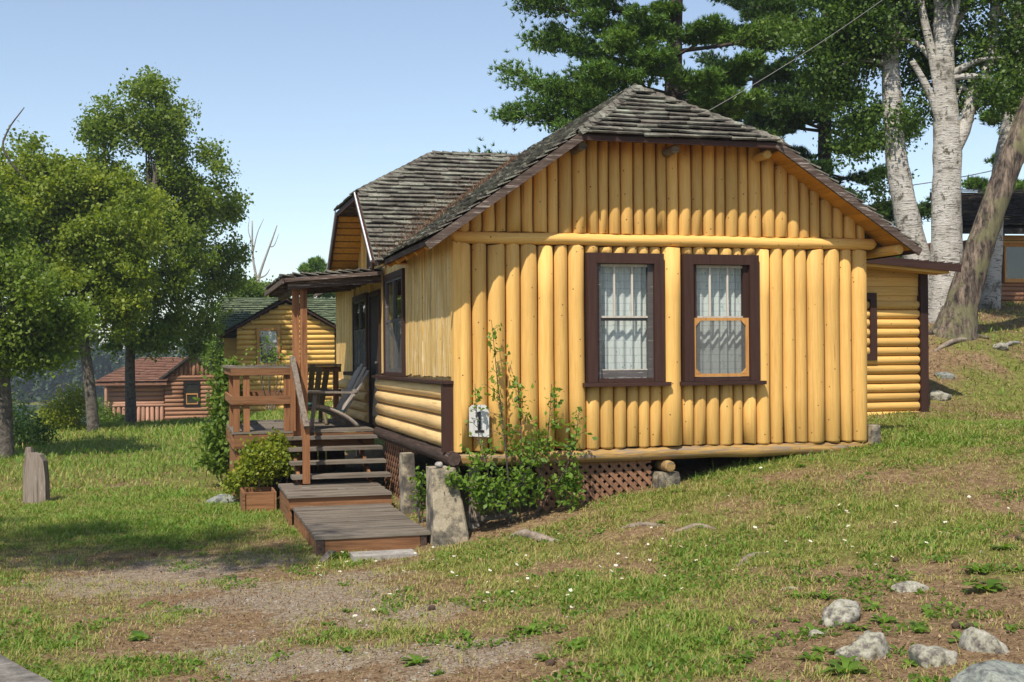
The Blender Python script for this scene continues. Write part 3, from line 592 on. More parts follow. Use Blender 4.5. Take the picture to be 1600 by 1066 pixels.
caps(roof, (XE, yc, ZC), (XP, DR, ZP), np.array((-.8, 0, -.47)), np.array((.25, -.77, -.55)), 'shingle_grey'); caps(roof, (XP, DR, ZP), (2.15, DR, ZP), np.array((0, -.8, -.58)), nB, 'shingle_grey')
# fascia boards on rakes and eaves
UPL = (-.58, 0, .82); 
bar('fascia', 'fascia', roof, (-.40, YF - .02, zl(-.40) - .005), (1.33, YF - .02, zl(1.33) - .005), .035, .085, UPL)
bar('fascia', 'fascia', roof, (3.66, YF - .02, zr(3.66) - .005), (5.52, YF - .02, zr(5.52) - .005), .035, .085, (.54, 0, .84))
bar('fascia', 'trim_brown_x', roof, (1.30, YF - .015, 3.475), (3.69, YF - .015, 3.475), .03, .05)
bar('eave_board', 'dark_log', roof, (EV - .02, YF, zl(EV) - .0), (EV - .02, 2.75, zl(EV)), .03, .06)
bar('eave_board', 'dark_log', roof, (5.49, YF, zr(5.49)), (5.49, LEN, zr(5.49)), .03, .07)
for a, b, zf in ((2.70, yc, zd), (2 * DR - yc, 7.86, zdf)):
    bar('dormer_fascia', 'trim_brown', roof, (XE - .02, a, zf(a) - .02), (XE - .02, b, zf(b) - .02), .03, .12)
    bar('drip_edge', 'flash_white', roof, (XE - .045, a, zf(a) + .055), (XE - .045, b, zf(b) + .055), .014, .03)
bar('dormer_fascia', 'trim_brown', roof, (XE - .02, yc, ZC - .005), (XE - .02, 2 * DR - yc, ZC - .005), .03, .07)
# soffit boards: roof boards seen from below
def soffit(a, b, zf, y0, y1, w0=.135):
    for x0, x1 in widths(a, b, w0):
        t = .02; MB().add([(x0 + .002, y0, zf(x0 + .002) - t), (x1 - .002, y0, zf(x1 - .002) - t), (x1 - .002, y1, zf(x1 - .002) - t), (x0 + .002, y1, zf(x0 + .002) - t), (x0 + .002, y0, zf(x0 + .002) - .001), (x1 - .002, y0, zf(x1 - .002) - .001), (x1 - .002, y1, zf(x1 - .002) - .001), (x0 + .002, y1, zf(x0 + .002) - .001)], [(0, 3, 2, 1), (4, 5, 6, 7), (0, 1, 5, 4), (1, 2, 6, 5), (2, 3, 7, 6), (3, 0, 4, 7)]).build('soffit_board', 'soffit', roof)
soffit(-.29, 1.25, zl, YF + .01, .04); soffit(3.74, 5.45, zr, YF + .01, .04)
for y0, y1 in widths(YF + .01, .03, .13):
    zz = lambda y: 3.47 + .66 * (y - YF) - .001
    xa = 1.34 + (y1 - YF) * .93; xb = 3.66 - (y1 - YF) * 1.02
    MB().add([(xa, y0, zz(y0) - .02), (xb, y0, zz(y0) - .02), (xb, y1 - .003, zz(y1) - .02), (xa, y1 - .003, zz(y1) - .02), (xa, y0, zz(y0)), (xb, y0, zz(y0)), (xb, y1 - .003, zz(y1)), (xa, y1 - .003, zz(y1))], [(0, 3, 2, 1), (4, 5, 6, 7), (0, 1, 5, 4), (1, 2, 6, 5), (2, 3, 7, 6), (3, 0, 4, 7)]).build('soffit_board', 'soffit', roof)
for y0, y1 in widths(.05, 2.6, .13):                            # boards under the left eave
    bar('soffit_board', 'soffit', roof, (EV + .01, (y0 + y1) / 2, zl(EV + .01) - .014), (.0, (y0 + y1) / 2, zl(0) - .014), y1 - y0 - .004, .02, (0, 0, 1))
for a, b, zf in ((2.75, yc, zd), (2 * DR - yc, 7.8, zdf)):
    for y0, y1 in widths(a, b, .13): bar('soffit_board', 'soffit', roof, (XE + .01, (y0 + y1) / 2, zf((y0 + y1) / 2) - .02), (-.02, (y0 + y1) / 2, zf((y0 + y1) / 2) - .02), y1 - y0 - .004, .02, (0, -.58 if zf is zd else .58, .81))
for x, z, mt in ((1.37, 3.41, 'weathered_x'), (2.47, 3.415, 'weathered_x'), (3.60, 3.395, 'yellow_y')):
    log('purlin_end', mt, roof, (x, -.34, z), (x, .3, z), .05, seg=2)
log('rafter_log', 'yellow_y', roof, (5.30, -.36, 2.33), (5.26, .5, 2.33), .06, seg=2)
for k in range(5): log('rafter_tail', 'soffit', roof, (EV + .02, .2 + k * .62, zl(EV + .02) - .06), (.05, .2 + k * .62, zl(.05) - .06), .035, seg=1, n=8)
# dormer wall
dm = MB(); yb0, yb1 = 3.25, 2 * DR - 3.25
dm.add([(-.02, yb0, 2.45), (-.02, yb1, 2.45), (-.02, yb1, zdf(yb1)), (-.02, 2 * DR - yc, ZC), (-.02, yc, ZC), (-.02, yb0, zd(yb0)), (.06, yb0, 2.45), (.06, yb1, 2.45), (.06, yb1, zdf(yb1)), (.06, 2 * DR - yc, ZC), (.06, yc, ZC), (.06, yb0, zd(yb0))], [tuple(range(6)), tuple(range(6, 12))[::-1]] + [(i, i + 6, (i + 1) % 6 + 6, (i + 1) % 6) for i in range(6)])
dw = dm.build('dormer_wall', 'yellow_z', cab)
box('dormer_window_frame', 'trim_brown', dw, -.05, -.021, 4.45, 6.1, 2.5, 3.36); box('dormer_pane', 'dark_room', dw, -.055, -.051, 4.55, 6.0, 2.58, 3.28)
box('dormer_corner_board', 'yellow_z', dw, -.055, -.021, 3.9, 4.05, 2.5, 3.12); box('dormer_corner_board', 'yellow_z', dw, -.055, -.021, 6.5, 6.65, 2.5, 3.12)
# annex
az = lambda x: 2.60 - .075 * (x - 6.5)
an = MB().box(5.1, 8.52, 4.03, 4.10, -.05, 2.42).box(8.46, 8.52, 4.10, 8.5, -.05, 2.42).build('annex_wall', 'yellow_x', cab)
for k in range(13): log('siding_log', 'yellow_x', an, (W + .02, 4.02, .12 + .146 * k), (8.46, 4.02, .12 + .146 * k), .0725, seg=5, n=12, sag=.003)
box('base_board', 'sill_yellow', an, W + .02, 8.46, 3.98, 4.029, -.12, .045)
for k in range(3): box('flat_board', 'yellow_x', an, W + .02, 8.47, 4.005 - .006 * k, 4.029, 2.025 + .145 * k, 2.165 + .145 * k)
box('corner_board', 'trim_brown', an, 8.465, 8.60, 3.93, 4.06, -.12, 2.44)
MB().box(6.65, 6.75, 3.92, 4.0, 1.0, 2.06).box(7.56, 7.67, 3.92, 4.0, 1.0, 2.06).box(6.75, 7.56, 3.921, 4.0, 1.96, 2.06).box(6.75, 7.56, 3.921, 4.0, 1.0, 1.1).build('annex_window', 'trim_brown', an)
m = MB(); slab(m, [(5.5, 3.55), (8.90, 3.55), (8.90, 8.9), (5.5, 8.9)], lambda x, y: az(x), .05); ar = m.build('annex_roof', 'trim_brown', cab)
for y0, y1 in ((3.53, 3.56),): bar('fascia', 'trim_brown_x', ar, (5.5, 3.535, az(5.5) + .015), (8.92, 3.535, az(8.92) + .015), .03, .12)
shingles(ar, [(8.9, 3.55, az(8.9)), (8.9, 8.9, az(8.9)), (5.5, 8.9, az(5.5)), (5.5, 3.55, az(5.5))], .15, .36, 'shingle_dark', 'annex_shingles')
for k in range(3): bar('annex_rafter', 'yellow_x', ar, (5.5, 3.62 + k * .14, az(5.5) - .05), (8.75, 3.62 + k * .14, az(8.75) - .05), .06 if k else .05, .07)
# under-floor skirting: lattice, posts
lat = MB().box(.92, 2.30, .05, .08, -.13, -.09).build('lattice_panel', 'lattice', cab)
def lattice(par, P, ux, n_, u0, u1, zt, zb, w_=.045, gap=.115):
    s = u0 - 1.2
    while s < u1 + 1.2:
        for sgn in (1, -1):
            pts = []
            for q in np.linspace(0, 1, 60):
                z = zt - (zt + 1.1) * q; u = s + sgn * (zt - z)
                if u0 <= u <= u1 and z > zb(u): pts.append((u, z))
            if len(pts) > 3:
                a, b = pts[0], pts[-1]; o = .006 * sgn
                p = lambda c: np.array(P) + np.array(ux) * c[0] + np.array(n_) * o + np.array((0, 0, c[1]))
                bar('slat', 'lattice', par, p(a), p(b), .009, w_, np.cross(np.cross(p(b) - p(a), n_), p(b) - p(a)) if False else np.cross(n_, p(b) - p(a)))
        s += gap
lattice(lat, (0, .05, 0), (1, 0, 0), (0, -1, 0), .92, 2.30, -.10, lambda u: hz1(u, .05) + .0)
lat2 = MB().box(-.02, .02, 2.3, 4.6, -.14, -.10).build('lattice_panel', 'lattice', cab)
lattice(lat2, (-.03, 0, 0), (0, 1, 0), (-1, 0, 0), 2.3, 4.6, -.10, lambda u: -.9, .04, .17)
for x, y in ((.22, .05), (.25, 1.2), (2.5, 3), (4.6, 3), (.1, 4.5), (4.9, 9.5), (.3, 9.5)): box('floor_post', 'weathered_z', cab, x - .05, x + .05, y, y + .1, hz1(x, y) - .1, -.05)
bar('skirt_rail', 'weathered_x', cab, (.16, .06, -.70), (.62, .06, -.66), .04, .06)
for y in (3.0, 6.5): bar('floor_beam', 'dark_log', cab, (.1, y, -.08), (W - .1, y, -.08), .15, .16)
# piers (stand on the ground, carry the cabin)
def pier(name, label, base, top, z0, z1, mat='concrete'):
    (bx, by, bw, bd), (tx, ty, tw, td) = base, top; nseg = 5; V = []; m = MB()
    for k in range(nseg + 1):
        t = k / nseg; x, y, a, b = bx + (tx - bx) * t, by + (ty - by) * t, bw + (tw - bw) * t, bd + (td - bd) * t; z = z0 + (z1 - z0) * t
        for i, j in ((-1, -.9), (-.9, -1), (.9, -1), (1, -.9), (1, .9), (.9, 1), (-.9, 1), (-1, .9)): V.append((x + i * a / 2 + random.uniform(-.008, .008), y + j * b / 2 + random.uniform(-.008, .008), z))
    F = [(k * 8 + i, k * 8 + (i + 1) % 8, (k + 1) * 8 + (i + 1) % 8, (k + 1) * 8 + i) for k in range(nseg) for i in range(8)] + [tuple(range(8))[::-1], tuple(nseg * 8 + i for i in range(8))]
    return tag(m.add(V, F).build(name, mat), label, 'pier')
pier('concrete_pier', 'tall tapered concrete pier under the cabin corner beside the wooden platform', (-.12, -.16, .42, .44), (-.20, -.10, .26, .36), -1.08, -.092)
pier('concrete_pier', 'narrow upright concrete pier at the back of the wooden platform', (-.17, 1.95, .20, .3), (-.19, 1.95, .15, .26), -1.05, -.092)
pier('concrete_pier', 'short squat concrete pier at the end of the lattice, log round on top', (2.46, .02, .30, .3), (2.46, .02, .25, .26), -.60, -.235)
pier('concrete_pier', 'small concrete pier at the right end of the sill log', (5.17, .04, .13, .16), (5.17, .04, .12, .15), -.1, .24)
tag(log('log_block', 'sill_yellow', None, (2.46, -.14, -.165), (2.46, .2, -.165), .066, seg=2), 'round log block wedged between the short pier and the sill log', 'block')
# ------------------------------------------------------------------ porch
por = empty('porch', (-1.1, 6.4, -.95), 'brown wooden porch with railing, posts and flat shingled roof beside the door', 'porch')
DX0, DX1, DY0, DY1, DZ = -2.18, -.13, 4.95, 8.3, .045
for y0, y1 in widths(DY0, DY1, .14): box('deck_board', 'weathered_x', por, DX0 + random.uniform(-.01, .01), DX1, y0 + .006, y1 - .006, DZ - .035, DZ + random.uniform(-.003, .003))
bar('deck_joist', 'stained_x', por, (DX0 + .02, DY0 + .03, -.10), (DX1, DY0 + .03, -.10), .04, .2); bar('deck_joist', 'stained_y', por, (DX0 + .02, DY0 + .06, -.10), (DX0 + .02, DY1, -.10), .04, .2)
for x, y in ((DX0 + .1, DY0 + .12), (-1.25, DY0 + .12), (DX0 + .1, DY1 - .1), (-.3, DY1 - .1)): box('deck_post', 'stained_z', por, x - .05, x + .05, y - .05, y + .05, hz1(x, y) - .1, -.04)
for x, y in ((-1.27, 4.93), (-1.165, 4.86)): box('roof_post', 'stained_z', por, x - .048, x + .048, y - .048, y + .048, -.18, 2.12)
for x, y in ((DX0 + .06, 5.0), (DX0 + .20, 5.0), (-1.40, 5.0), (DX0 + .06, 8.1), (DX0 + .06, 6.5), (-.3, 8.1)): box('rail_post', 'stained_z', por, x - .045, x + .045, y - .045, y + .045, DZ, .92)
for z0, z1 in ((.44, .56), (.86, .96)): bar('rail', 'stained_x', por, (DX0 - .02, 4.935, (z0 + z1) / 2), (-1.32, 4.935, (z0 + z1) / 2), .035, z1 - z0); bar('rail', 'stained_y', por, (DX0 - .0, 4.98, (z0 + z1) / 2), (DX0 - .0, 8.15, (z0 + z1) / 2), .035, z1 - z0); bar('rail', 'stained_x', por, (DX0, 8.165, (z0 + z1) / 2), (-.2, 8.165, (z0 + z1) / 2), .035, z1 - z0)
bar('rail_cap', 'weathered_x', por, (DX0 - .06, 4.99, .98), (-1.30, 4.99, .98), .15, .035); bar('rail_cap', 'weathered_y', por, (DX0 + .03, 5.07, .98), (DX0 + .03, 8.2, .98), .15, .035); bar('rail_cap', 'weathered_x', por, (DX0 + .1, 8.15, .98), (-.2, 8.15, .98), .14, .035)
m = MB(); pz = lambda x: 2.20 + .085 * (x + 1.5); slab(m, [(-1.46, 4.62), (-.04, 4.62), (-.04, 8.3), (-1.46, 8.3)], lambda x, y: pz(x), .03); prf = m.build('porch_roof', 'fascia', por)
bar('beam', 'fascia', prf, (-1.40, 4.72, pz(-1.4) - .06), (-.05, 4.72, pz(-.1) - .06), .05, .12); bar('beam', 'fascia', prf, (-1.22, 4.8, pz(-1.22) - .075), (-1.22, 8.2, pz(-1.22) - .075), .09, .11)
for k in range(6): bar('porch_rafter', 'fascia', prf, (-1.44, 5.1 + k * .56, pz(-1.44) - .035), (-.05, 5.1 + k * .56, pz(-.05) - .035), .04, .07)
bar('porch_fascia', 'fascia', prf, (-1.475, 4.6, pz(-1.46) - .0), (-1.475, 8.3, pz(-1.46) - .0), .03, .07); bar('porch_fascia', 'fascia', prf, (-1.45, 4.60, pz(-1.45) + .012), (-.04, 4.60, pz(-.04) + .012), .03, .055)
shingles(prf, [(-1.46, 8.3, pz(-1.46)), (-1.46, 4.60, pz(-1.46)), (-.04, 4.60, pz(-.04)), (-.04, 8.3, pz(-.04))], .16, .34, 'shingle_grey', None, .03, .02, .03, .03)
for y0, y1 in widths(DY0 + .2, DY1, .16): box('light_block_board', 'stained_z', por, DX0 + .045, DX0 + .065, y0 + .003, y1 - .003, hz1(DX0, (y0 + y1) / 2) - .03, -.06)  # side boards added to block light and darken the space under the deck
for x0, x1 in widths(DX0 + .1, DX1, .16): box('light_block_board', 'stained_z', por, x0 + .003, x1 - .003, DY1 - .03, DY1 - .01, hz1((x0 + x1) / 2, DY1) - .03, -.04)  # rear boards, likewise added so the void beneath stays dark
# steps
st = empty('wooden_steps', (-.75, 4.0, -.95), 'open wooden steps with weathered treads and handrail leading up to the porch', 'steps')
for k, (y, z) in enumerate(((4.80, -.03), (4.48, -.17), (4.14, -.335), (3.80, -.50))):
    box('tread', 'weathered_x', st, -1.42 - .01 * k, -.10 + random.uniform(-.02, .01), y - .14, y + .14, z - .045, z + random.uniform(-.004, .004))
for x in (-1.34, -.36): bar('stringer', 'stained_y', st, (x, 4.92, -.15), (x, 3.62, -.72), .045, .11)
box('newel_post', 'stained_z', st, -1.31, -1.215, 3.62, 3.70, -.60, .22)
bar('handrail', 'weathered_y', st, (-1.265, 3.56, .17), (-1.335, 4.84, 1.12), .075, .04); bar('handrail_support', 'stained_z', st, (-1.33, 4.82, .05), (-1.33, 4.82, 1.06), .07, .07, (0, 1, 0))
box('riser_board', 'stained_x', st, -1.4, -.14, 4.88, 4.93, -.22, -.08)
# landing + platform
pl = empty('wooden_platform', (-.9, 1.2, -.97), 'low weathered two-level wooden platform at the foot of the steps', 'platform')
for y0, y1 in widths(2.42, 3.95, .15): box('landing_board', 'weathered_x', pl, -1.62, -.30 + random.uniform(-.01, .01), y0 + .006, y1 - .006, -.655, -.62 + random.uniform(-.008, .004))
box('landing_front', 'stained_x', pl, -1.59, -.30, 2.46, 2.50, -.80, -.657); box('landing_side', 'stained_y', pl, -1.60, -1.56, 2.505, 3.9, -1.02, -.657)
for y0, y1 in widths(-.22, 2.44, .145): 
    t = random.uniform(-.008, .006); box('platform_board', 'weathered_x', pl, -1.56 + random.uniform(-.006, .006), -.345 + random.uniform(-.006, .006), y0 + .006, y1 - .006, -.80, -.765 + t)
box('front_board', 'stained_x', pl, -1.46, -.45, -.20, -.16, -.965, -.803); box('side_board', 'stained_y', pl, -1.545, -1.505, -.14, 2.4, -1.0, -.803); box('corner_block', 'dark_log', pl, -1.55, -1.465, -.205, -.145, -1.04, -.803); box('corner_block', 'dark_log', pl, -.445, -.38, -.20, -.15, -1.0, -.803); box('side_board', 'stained_y', pl, -.40, -.36, -.14, 2.4, -1.0, -.803)
for y in (.5, 1.1, 1.7): box('batten', 'stained_z', pl, -1.558, -1.546, y, y + .07, -.99, -.805)
bl = MB().box(-1.22, -.56, -.62, -.30, -1.04, -.925); tag(bl.build('concrete_block', 'concrete_grey'), 'flat grey concrete slab on the grass in front of the wooden platform', 'slab')
tag(bar('wood_wedge', 'weathered_y', None, (-1.53, -.55, hz1(-1.5, -.5) + .01), (-1.40, -.28, -.92), .08, .035), 'small loose wood offcut leaning at the platform corner', 'offcut')
# planter box
pb = empty('planter_box', (-1.88, 4.2, -.95), 'brown wooden planter box beside the steps holding a yellow-green bush', 'planter')
gz = hz1(-1.9, 4.0)
for n_, a in (('planter_side', (-2.06, -1.68, 3.86, 3.90)), ('planter_side', (-2.06, -1.68, 4.55, 4.59)), ('planter_end', (-2.10, -2.065, 3.84, 4.6)), ('planter_end', (-1.675, -1.65, 3.84, 4.6))): box(n_, 'stained_x', pb, *a, gz - .02, gz + .28)
box('planter_soil', 'soil', pb, -2.06, -1.68, 3.9, 4.55, gz, gz + .2)
# number sign, stone on pier
sg = MB(); sg.add([(.125, -.105, .235), (.345, -.105, .22), (.345, -.105, .54), (.30, -.105, .575), (.165, -.105, .575), (.125, -.105, .545)] + [(.125, -.08, .235), (.345, -.08, .22), (.345, -.08, .54), (.30, -.08, .575), (.165, -.08, .575), (.125, -.08, .545)], [tuple(range(6)), tuple(range(6, 12))[::-1]] + [(i, i + 6, (i + 1) % 6 + 6, (i + 1) % 6) for i in range(6)])
sgo = sg.build('number_sign', 'sign_white'); tag(sgo, 'white wooden house number sign with a black 1 on the log wall', 'sign')
nm = MB().box(.222, .250, -.112, -.106, .30, .50).box(.185, .287, -.1115, -.106, .275, .30).add([(.222, -.112, .50), (.222, -.112, .455), (.192, -.112, .445), (.192, -.112, .465), (.222, -.106, .50), (.222, -.106, .455), (.192, -.106, .445), (.192, -.106, .465)], [(3, 2, 1, 0), (0, 4, 7, 3), (2, 3, 7, 6), (1, 2, 6, 5)]); nm.build('numeral', 'black_paint', sgo)
def rock_mesh(sx, sy, sz, seed, n=3):
    import bmesh
    bm = bmesh.new(); bmesh.ops.create_icosphere(bm, subdivisions=n, radius=1); r = np.random.default_rng(seed); pl_ = unit(r.normal(size=(16, 3))); dd = r.uniform(.55, .92, 16)
    for v in bm.verts:
        p = np.array(v.co); s = 1.0
        for q, d in zip(pl_, dd):
            k = p @ q
            if k > d: s = min(s, d / k * .92 + .08)
        s *= 1 + .07 * math.sin(p[0] * 5 + seed) * math.sin(p[1] * 6) + .03 * math.sin(p[2] * 17 + p[0] * 13) + .02 * math.sin(p[1] * 23 + p[2] * 9)
        v.co = (p[0] * sx * s, p[1] * sy * s, p[2] * sz * s)
    me = bpy.data.meshes.new('rock'); bm.to_mesh(me); bm.free(); me.polygons.foreach_set('use_smooth', [True] * len(me.polygons)); return me
def rock(name, mat, x, y, z, s, rz, seed, label, n=3):
    me = rock_mesh(*s, seed, n); me.materials.append(MAT[mat]); o = link(bpy.data.objects.new(name, me)); o.location = (x, y, z); o.rotation_euler = (0, 0, rz); tag(o, label, 'rock'); return o
rock('stone', 'concrete_grey', -.235, -.20, -.055, (.055, .06, .045), .4, 3, 'small pale stone resting on top of the tall tapered pier', 2)
for k, (u, v, sw, sd_, sh, rz, mt, lb) in enumerate([
    (1314, 972, .20, .10, .105, .75, 'rock', 'long pale lichen-spotted rock tilted in the dry grass of the bank'),
    (1364, 1028, .135, .11, .11, .1, 'rock', 'rounded white-patched rock with a small pebble at its side'),
    (1322, 1026, .06, .05, .05, .1, 'rock', 'small whitish stone touching the rounded white-patched rock'),
    (1456, 1038, .11, .12, .11, .6, 'rock', 'half-buried grey-brown rock with a pale lichen rim'),
    (1542, 1018, .07, .15, .10, .5, 'rock', 'narrow pale green lichened rock beside the big blue-grey boulder'),
    (1572, 1078, .34, .22, .13, .1, 'rock_blue', 'big low blue-grey boulder half buried in the bank'),
    (1425, 922, .13, .08, .05, .0, 'rock', 'low dark flat rock above the other rocks in the bank'),
    (1275, 996, .05, .04, .03, .0, 'rock', 'tiny buff stone below the long pale rock'),
    (350, 785, .30, .22, .11, .2, 'rock_blue', 'flat grey rock in the grass beside the planter bush'),
    (1465, 622, .24, .18, .15, .2, 'rock', 'pale boulder on the bank beside the annex corner'),
    (1475, 590, .16, .14, .10, .3, 'rock_blue', 'bluish stone on the bank below the tree roots'),
    (1560, 545, .18, .15, .10, .9, 'rock', 'small grey stone in the leaf litter below the brown cabin')]):
    p = G(u, v); rock('rock', mt, p[0], p[1], hz1(p[0], p[1]) - sh * .05, (sw * 1.15, sd_ * 1.15, sh * 1.25), rz - YAW, 20 + k, lb, 4)
# concrete kerb, weathered post
p0, p1 = G(-60, 1012), G(110, 1110); d = (p1 - p0) / np.linalg.norm(p1 - p0); m = MB(); nn = np.array((-d[1], d[0], 0)); 
if nn @ FW < 0: nn = -nn
V = []
for t in np.linspace(-2.5, 3.5, 13):
    q = p0 + d * t; z = hz1(q[0], q[1])
    for s_, zz_ in ((-.22, -.1), (-.22, .10), (-.20, .115), (-.02, .115), (0, .10), (0, -.1)): V.append((q[0] + nn[0] * s_, q[1] + nn[1] * s_, z + zz_ + random.uniform(-.003, .003)))
m.add(V, [(i * 6 + k, i * 6 + k + 1, (i + 1) * 6 + k + 1, (i + 1) * 6 + k) for i in range(12) for k in range(5)] + [(0, 1, 2, 3, 4, 5), tuple(72 + k for k in range(6))[::-1]]); tag(m.build('concrete_kerb', 'kerb_concrete'), 'low concrete kerb at the edge of the gravelly lawn', 'kerb')
p = G(57, 786); m = MB(); q0 = np.array((p[0], p[1], hz1(p[0], p[1]) - .1)); s_ = 18 / 1900.
prof = [(-18, 0), (18, 0), (17, 40), (14, 66), (8, 76), (-8, 80), (-13, 78), (-17, 60)]
V = [q0 + RT * (a * s_) + UP * (b * s_ + .1 * (b > 0)) + FW * t for t in (-.08, .09) for a, b in prof]; n_ = len(prof)
m.add(V, [tuple(range(n_)), tuple(range(n_, 2 * n_))[::-1]] + [(i, i + n_, (i + 1) % n_ + n_, (i + 1) % n_) for i in range(n_)])
po = m.build('weathered_stump', 'weathered_z'); tag(po, 'weathered grey leaning timber stump post standing in the lawn', 'post')
MB().tube([q0 + RT * -.1 + UP * .82, q0 + RT * -.105 + UP * .93], [.07, .05], 7).build('post_cap', 'weathered_z', po)
# chairs on the porch
def chair(name, label, mb, ms, loc, rz):
    r = empty(name, (0, 0, 0), label, 'chair', 'plastic porch chairs', True)
    for s in (-1, 1):
        MB().tube(lpath([(s * .27, .36, 0), (s * .27, .33, .22), (s * .28, .30, .50)], 3), [.035] * 7, 6).build('front_leg', mb, r, True)
        MB().tube(lpath([(s * .24, -.42, 0), (s * .24, -.22, .16), (s * .24, .08, .30), (s * .25, .30, .34)], 3), [.03] * 10, 6).build('rear_leg', mb, r, True)
        MB().bar((s * .31, -.30, .53), (s * .31, .40, .55), .11, .028).build('arm', mb, r)
    for k in range(5): MB().bar((-.25, .32 - k * .11, .36 - k * .028), (.25, .32 - k * .11, .36 - k * .028), .095, .022, (0, .25, 1)).build('seat_slat', ms, r)
    for k in range(5):
        x = -.2 + k * .1; h = .96 - .05 * abs(k - 2); MB().bar((x * .9, -.20, .22), (x * 1.12, -.58, h), .088, .02, (0, 1, .4)).build('back_slat', mb, r)
    MB().bar((-.26, -.36, .55), (.26, -.36, .55), .03, .05).build('back_rail', mb, r)
    r.location = loc; r.rotation_euler = (0, 0, rz); return r
chair('porch_chair', 'tan plastic slatted lounge chair with green seat on the porch deck', 'plastic_tan', 'plastic_green', (-.74, 5.62, DZ + .001), PI / 2 + .25)
chair('porch_chair', 'olive plastic porch chair seen from behind, beside the tan chair', 'plastic_olive', 'plastic_olive', (-.93, 6.75, DZ + .001), .05)
# ------------------------------------------------------------------ neighbouring cabins
def frame_at(u, d, rz):                                        # local frame: X across, Y away
    p = at(u, 600, d); z = hz1(p[0], p[1]); return Matrix.Translation((p[0], p[1], z)) @ Matrix.Rotation(rz, 4, 'Z')
def xf(o, M):
    o.data.transform(M); return o
def nb_window(par, M, x0, x1, z0, z1, y, trim, split=True, sash='sash_white', inner='dark_room'):
    t = .1; m = MB().box(x0 - t, x0, y - .06, y, z0 - t, z1 + t).box(x1, x1 + t, y - .06, y, z0 - t, z1 + t).box(x0, x1, y - .059, y, z1, z1 + t).box(x0, x1, y - .059, y, z0 - t, z0)
    wd = xf(m.build('window', trim, par), M); xf(box('pane', 'glass', wd, x0, x1, y - .032, y - .028, z0, z1), M); xf(box('shade', inner, wd, x0, x1, y - .02, y - .002, z0, z1), M)
    if split: xf(MB().box(x0, x1, y - .05, y - .033, (z0 + z1) / 2 - .03, (z0 + z1) / 2 + .03).box(x0, x0 + .04, y - .049, y - .033, z0, (z0 + z1) / 2 - .03).box(x1 - .04, x1, y - .049, y - .033, z0, (z0 + z1) / 2 - .03).box(x0 + .04, x1 - .04, y - .049, y - .033, z0, z0 + .05).build('sash', sash, wd), M)
    return wd
def hlogs(par, M, x0, x1, y, z0, z1, h, mat, hole=None, xlim=None):
    n = max(1, round((z1 - z0) / h)); h = (z1 - z0) / n
    for k in range(n):
        zc = z0 + h * (k + .5); a, b = (xlim(zc + h * .3) if xlim else (x0, x1)); seg = [(a, b)]
        if hole and hole[2] - .02 < zc < hole[3] + .02: seg = [(a, hole[0]), (hole[1], b)]
        for s0, s1 in seg:
            if s1 - s0 > .08: xf(log('siding_log', mat, par, (s0, y, zc), (s1, y, zc), h / 2 - .001, seg=2, n=8), M)
# cabin with green roof
M2 = frame_at(447, 44, -YAW * .2); c2 = empty('yellow_cabin', tuple(M2.translation), 'small pale yellow log-sided cabin with mossy green shingle roof behind the porch', 'cabin')
k2 = 44 / 1900.; pz2 = lambda v: 1.095 - (v - 560) * k2 - M2.translation.z
zg, zp2, zb = pz2(513), pz2(470), -.3
body = xf(MB().box(-1.72, 1.75, .05, .3, zb, zg).box(-2.2, 3.3, 1.2, 6, zb, zg - .1).add([(-1.72, .06, zg), (1.75, .06, zg), (.02, .06, zp2 - .06)], [(0, 1, 2)]).build('wall', 'cream_yellow', c2), M2)
hw = (-.92, -.30, pz2(566), pz2(516))
hlogs(body, M2, -1.72, 1.75, .05, zb, zp2 - .12, .185, 'cream_yellow', (-1.06, -.16, hw[2] - .14, hw[3] + .14), lambda z: (-1.72, 1.75) if z < zg else (-1.72 * (zp2 - z) / (zp2 - zg), 1.75 * (zp2 - z) / (zp2 - zg)))
nb_window(c2, M2, *hw, -.03, 'sash_orange'); xf(box('window_blind', 'sign_white', c2, hw[0] + .03, hw[1] - .03, -.058, -.054, hw[3] - .42, hw[3] - .02), M2)
rf2 = MB()
for s in (-1, 1):
    a = (0.02, -.25, zp2 + .04); b = (s * 2.35 + .02, -.25, zp2 + .04 - 2.35 * (zp2 - zg) / 1.72); rf2.add([a, b, (b[0], 3.4, b[2]), (a[0], 3.4, a[2]), (a[0], a[1], a[2] + .07), (b[0], b[1], b[2] + .07), (b[0], 3.4, b[2] + .07), (a[0], 3.4, a[2] + .07)], [(0, 1, 2, 3), (4, 7, 6, 5), (0, 4, 5, 1), (1, 5, 6, 2), (2, 6, 7, 3), (3, 7, 4, 0)])
r2 = xf(rf2.build('roof', 'trim_brown', c2), M2)
for s in (-1, 1):
    b0 = (0.02 + s * 2.4, -.3, zp2 + .1 - 2.4 * (zp2 - zg) / 1.72); b1 = (b0[0], 3.3, b0[2]); t0 = (.02, -.3, zp2 + .1); t1 = (.02, 3.3, zp2 + .1)
    o = [b0, b1, t1, t0] if s > 0 else [b1, b0, t0, t1]; shingles(r2, [tuple(M2 @ Vector(q)) for q in o], .16, .4, 'shingle_green', 'shingle_cover')
zt = zp2 + .22; ze = zg - .22
mr = [(-2.35, 1.0, ze), (3.5, 1.0, ze), (3.5, 3.4, zt), (-2.35, 3.4, zt)]; mrb = [(-2.35, 5.8, ze), (3.5, 5.8, ze)]
m = MB().add([mr[0], mr[1], mr[2], mr[3]] + [(x, y, z + .05) for x, y, z in mr] + mrb, [(0, 3, 2, 1), (4, 5, 6, 7), (0, 1, 5, 4), (2, 3, 8, 9), (0, 4, 7, 3), (1, 2, 6, 5)]); xf(m.build('rear_roof', 'shingle_green', c2), M2)
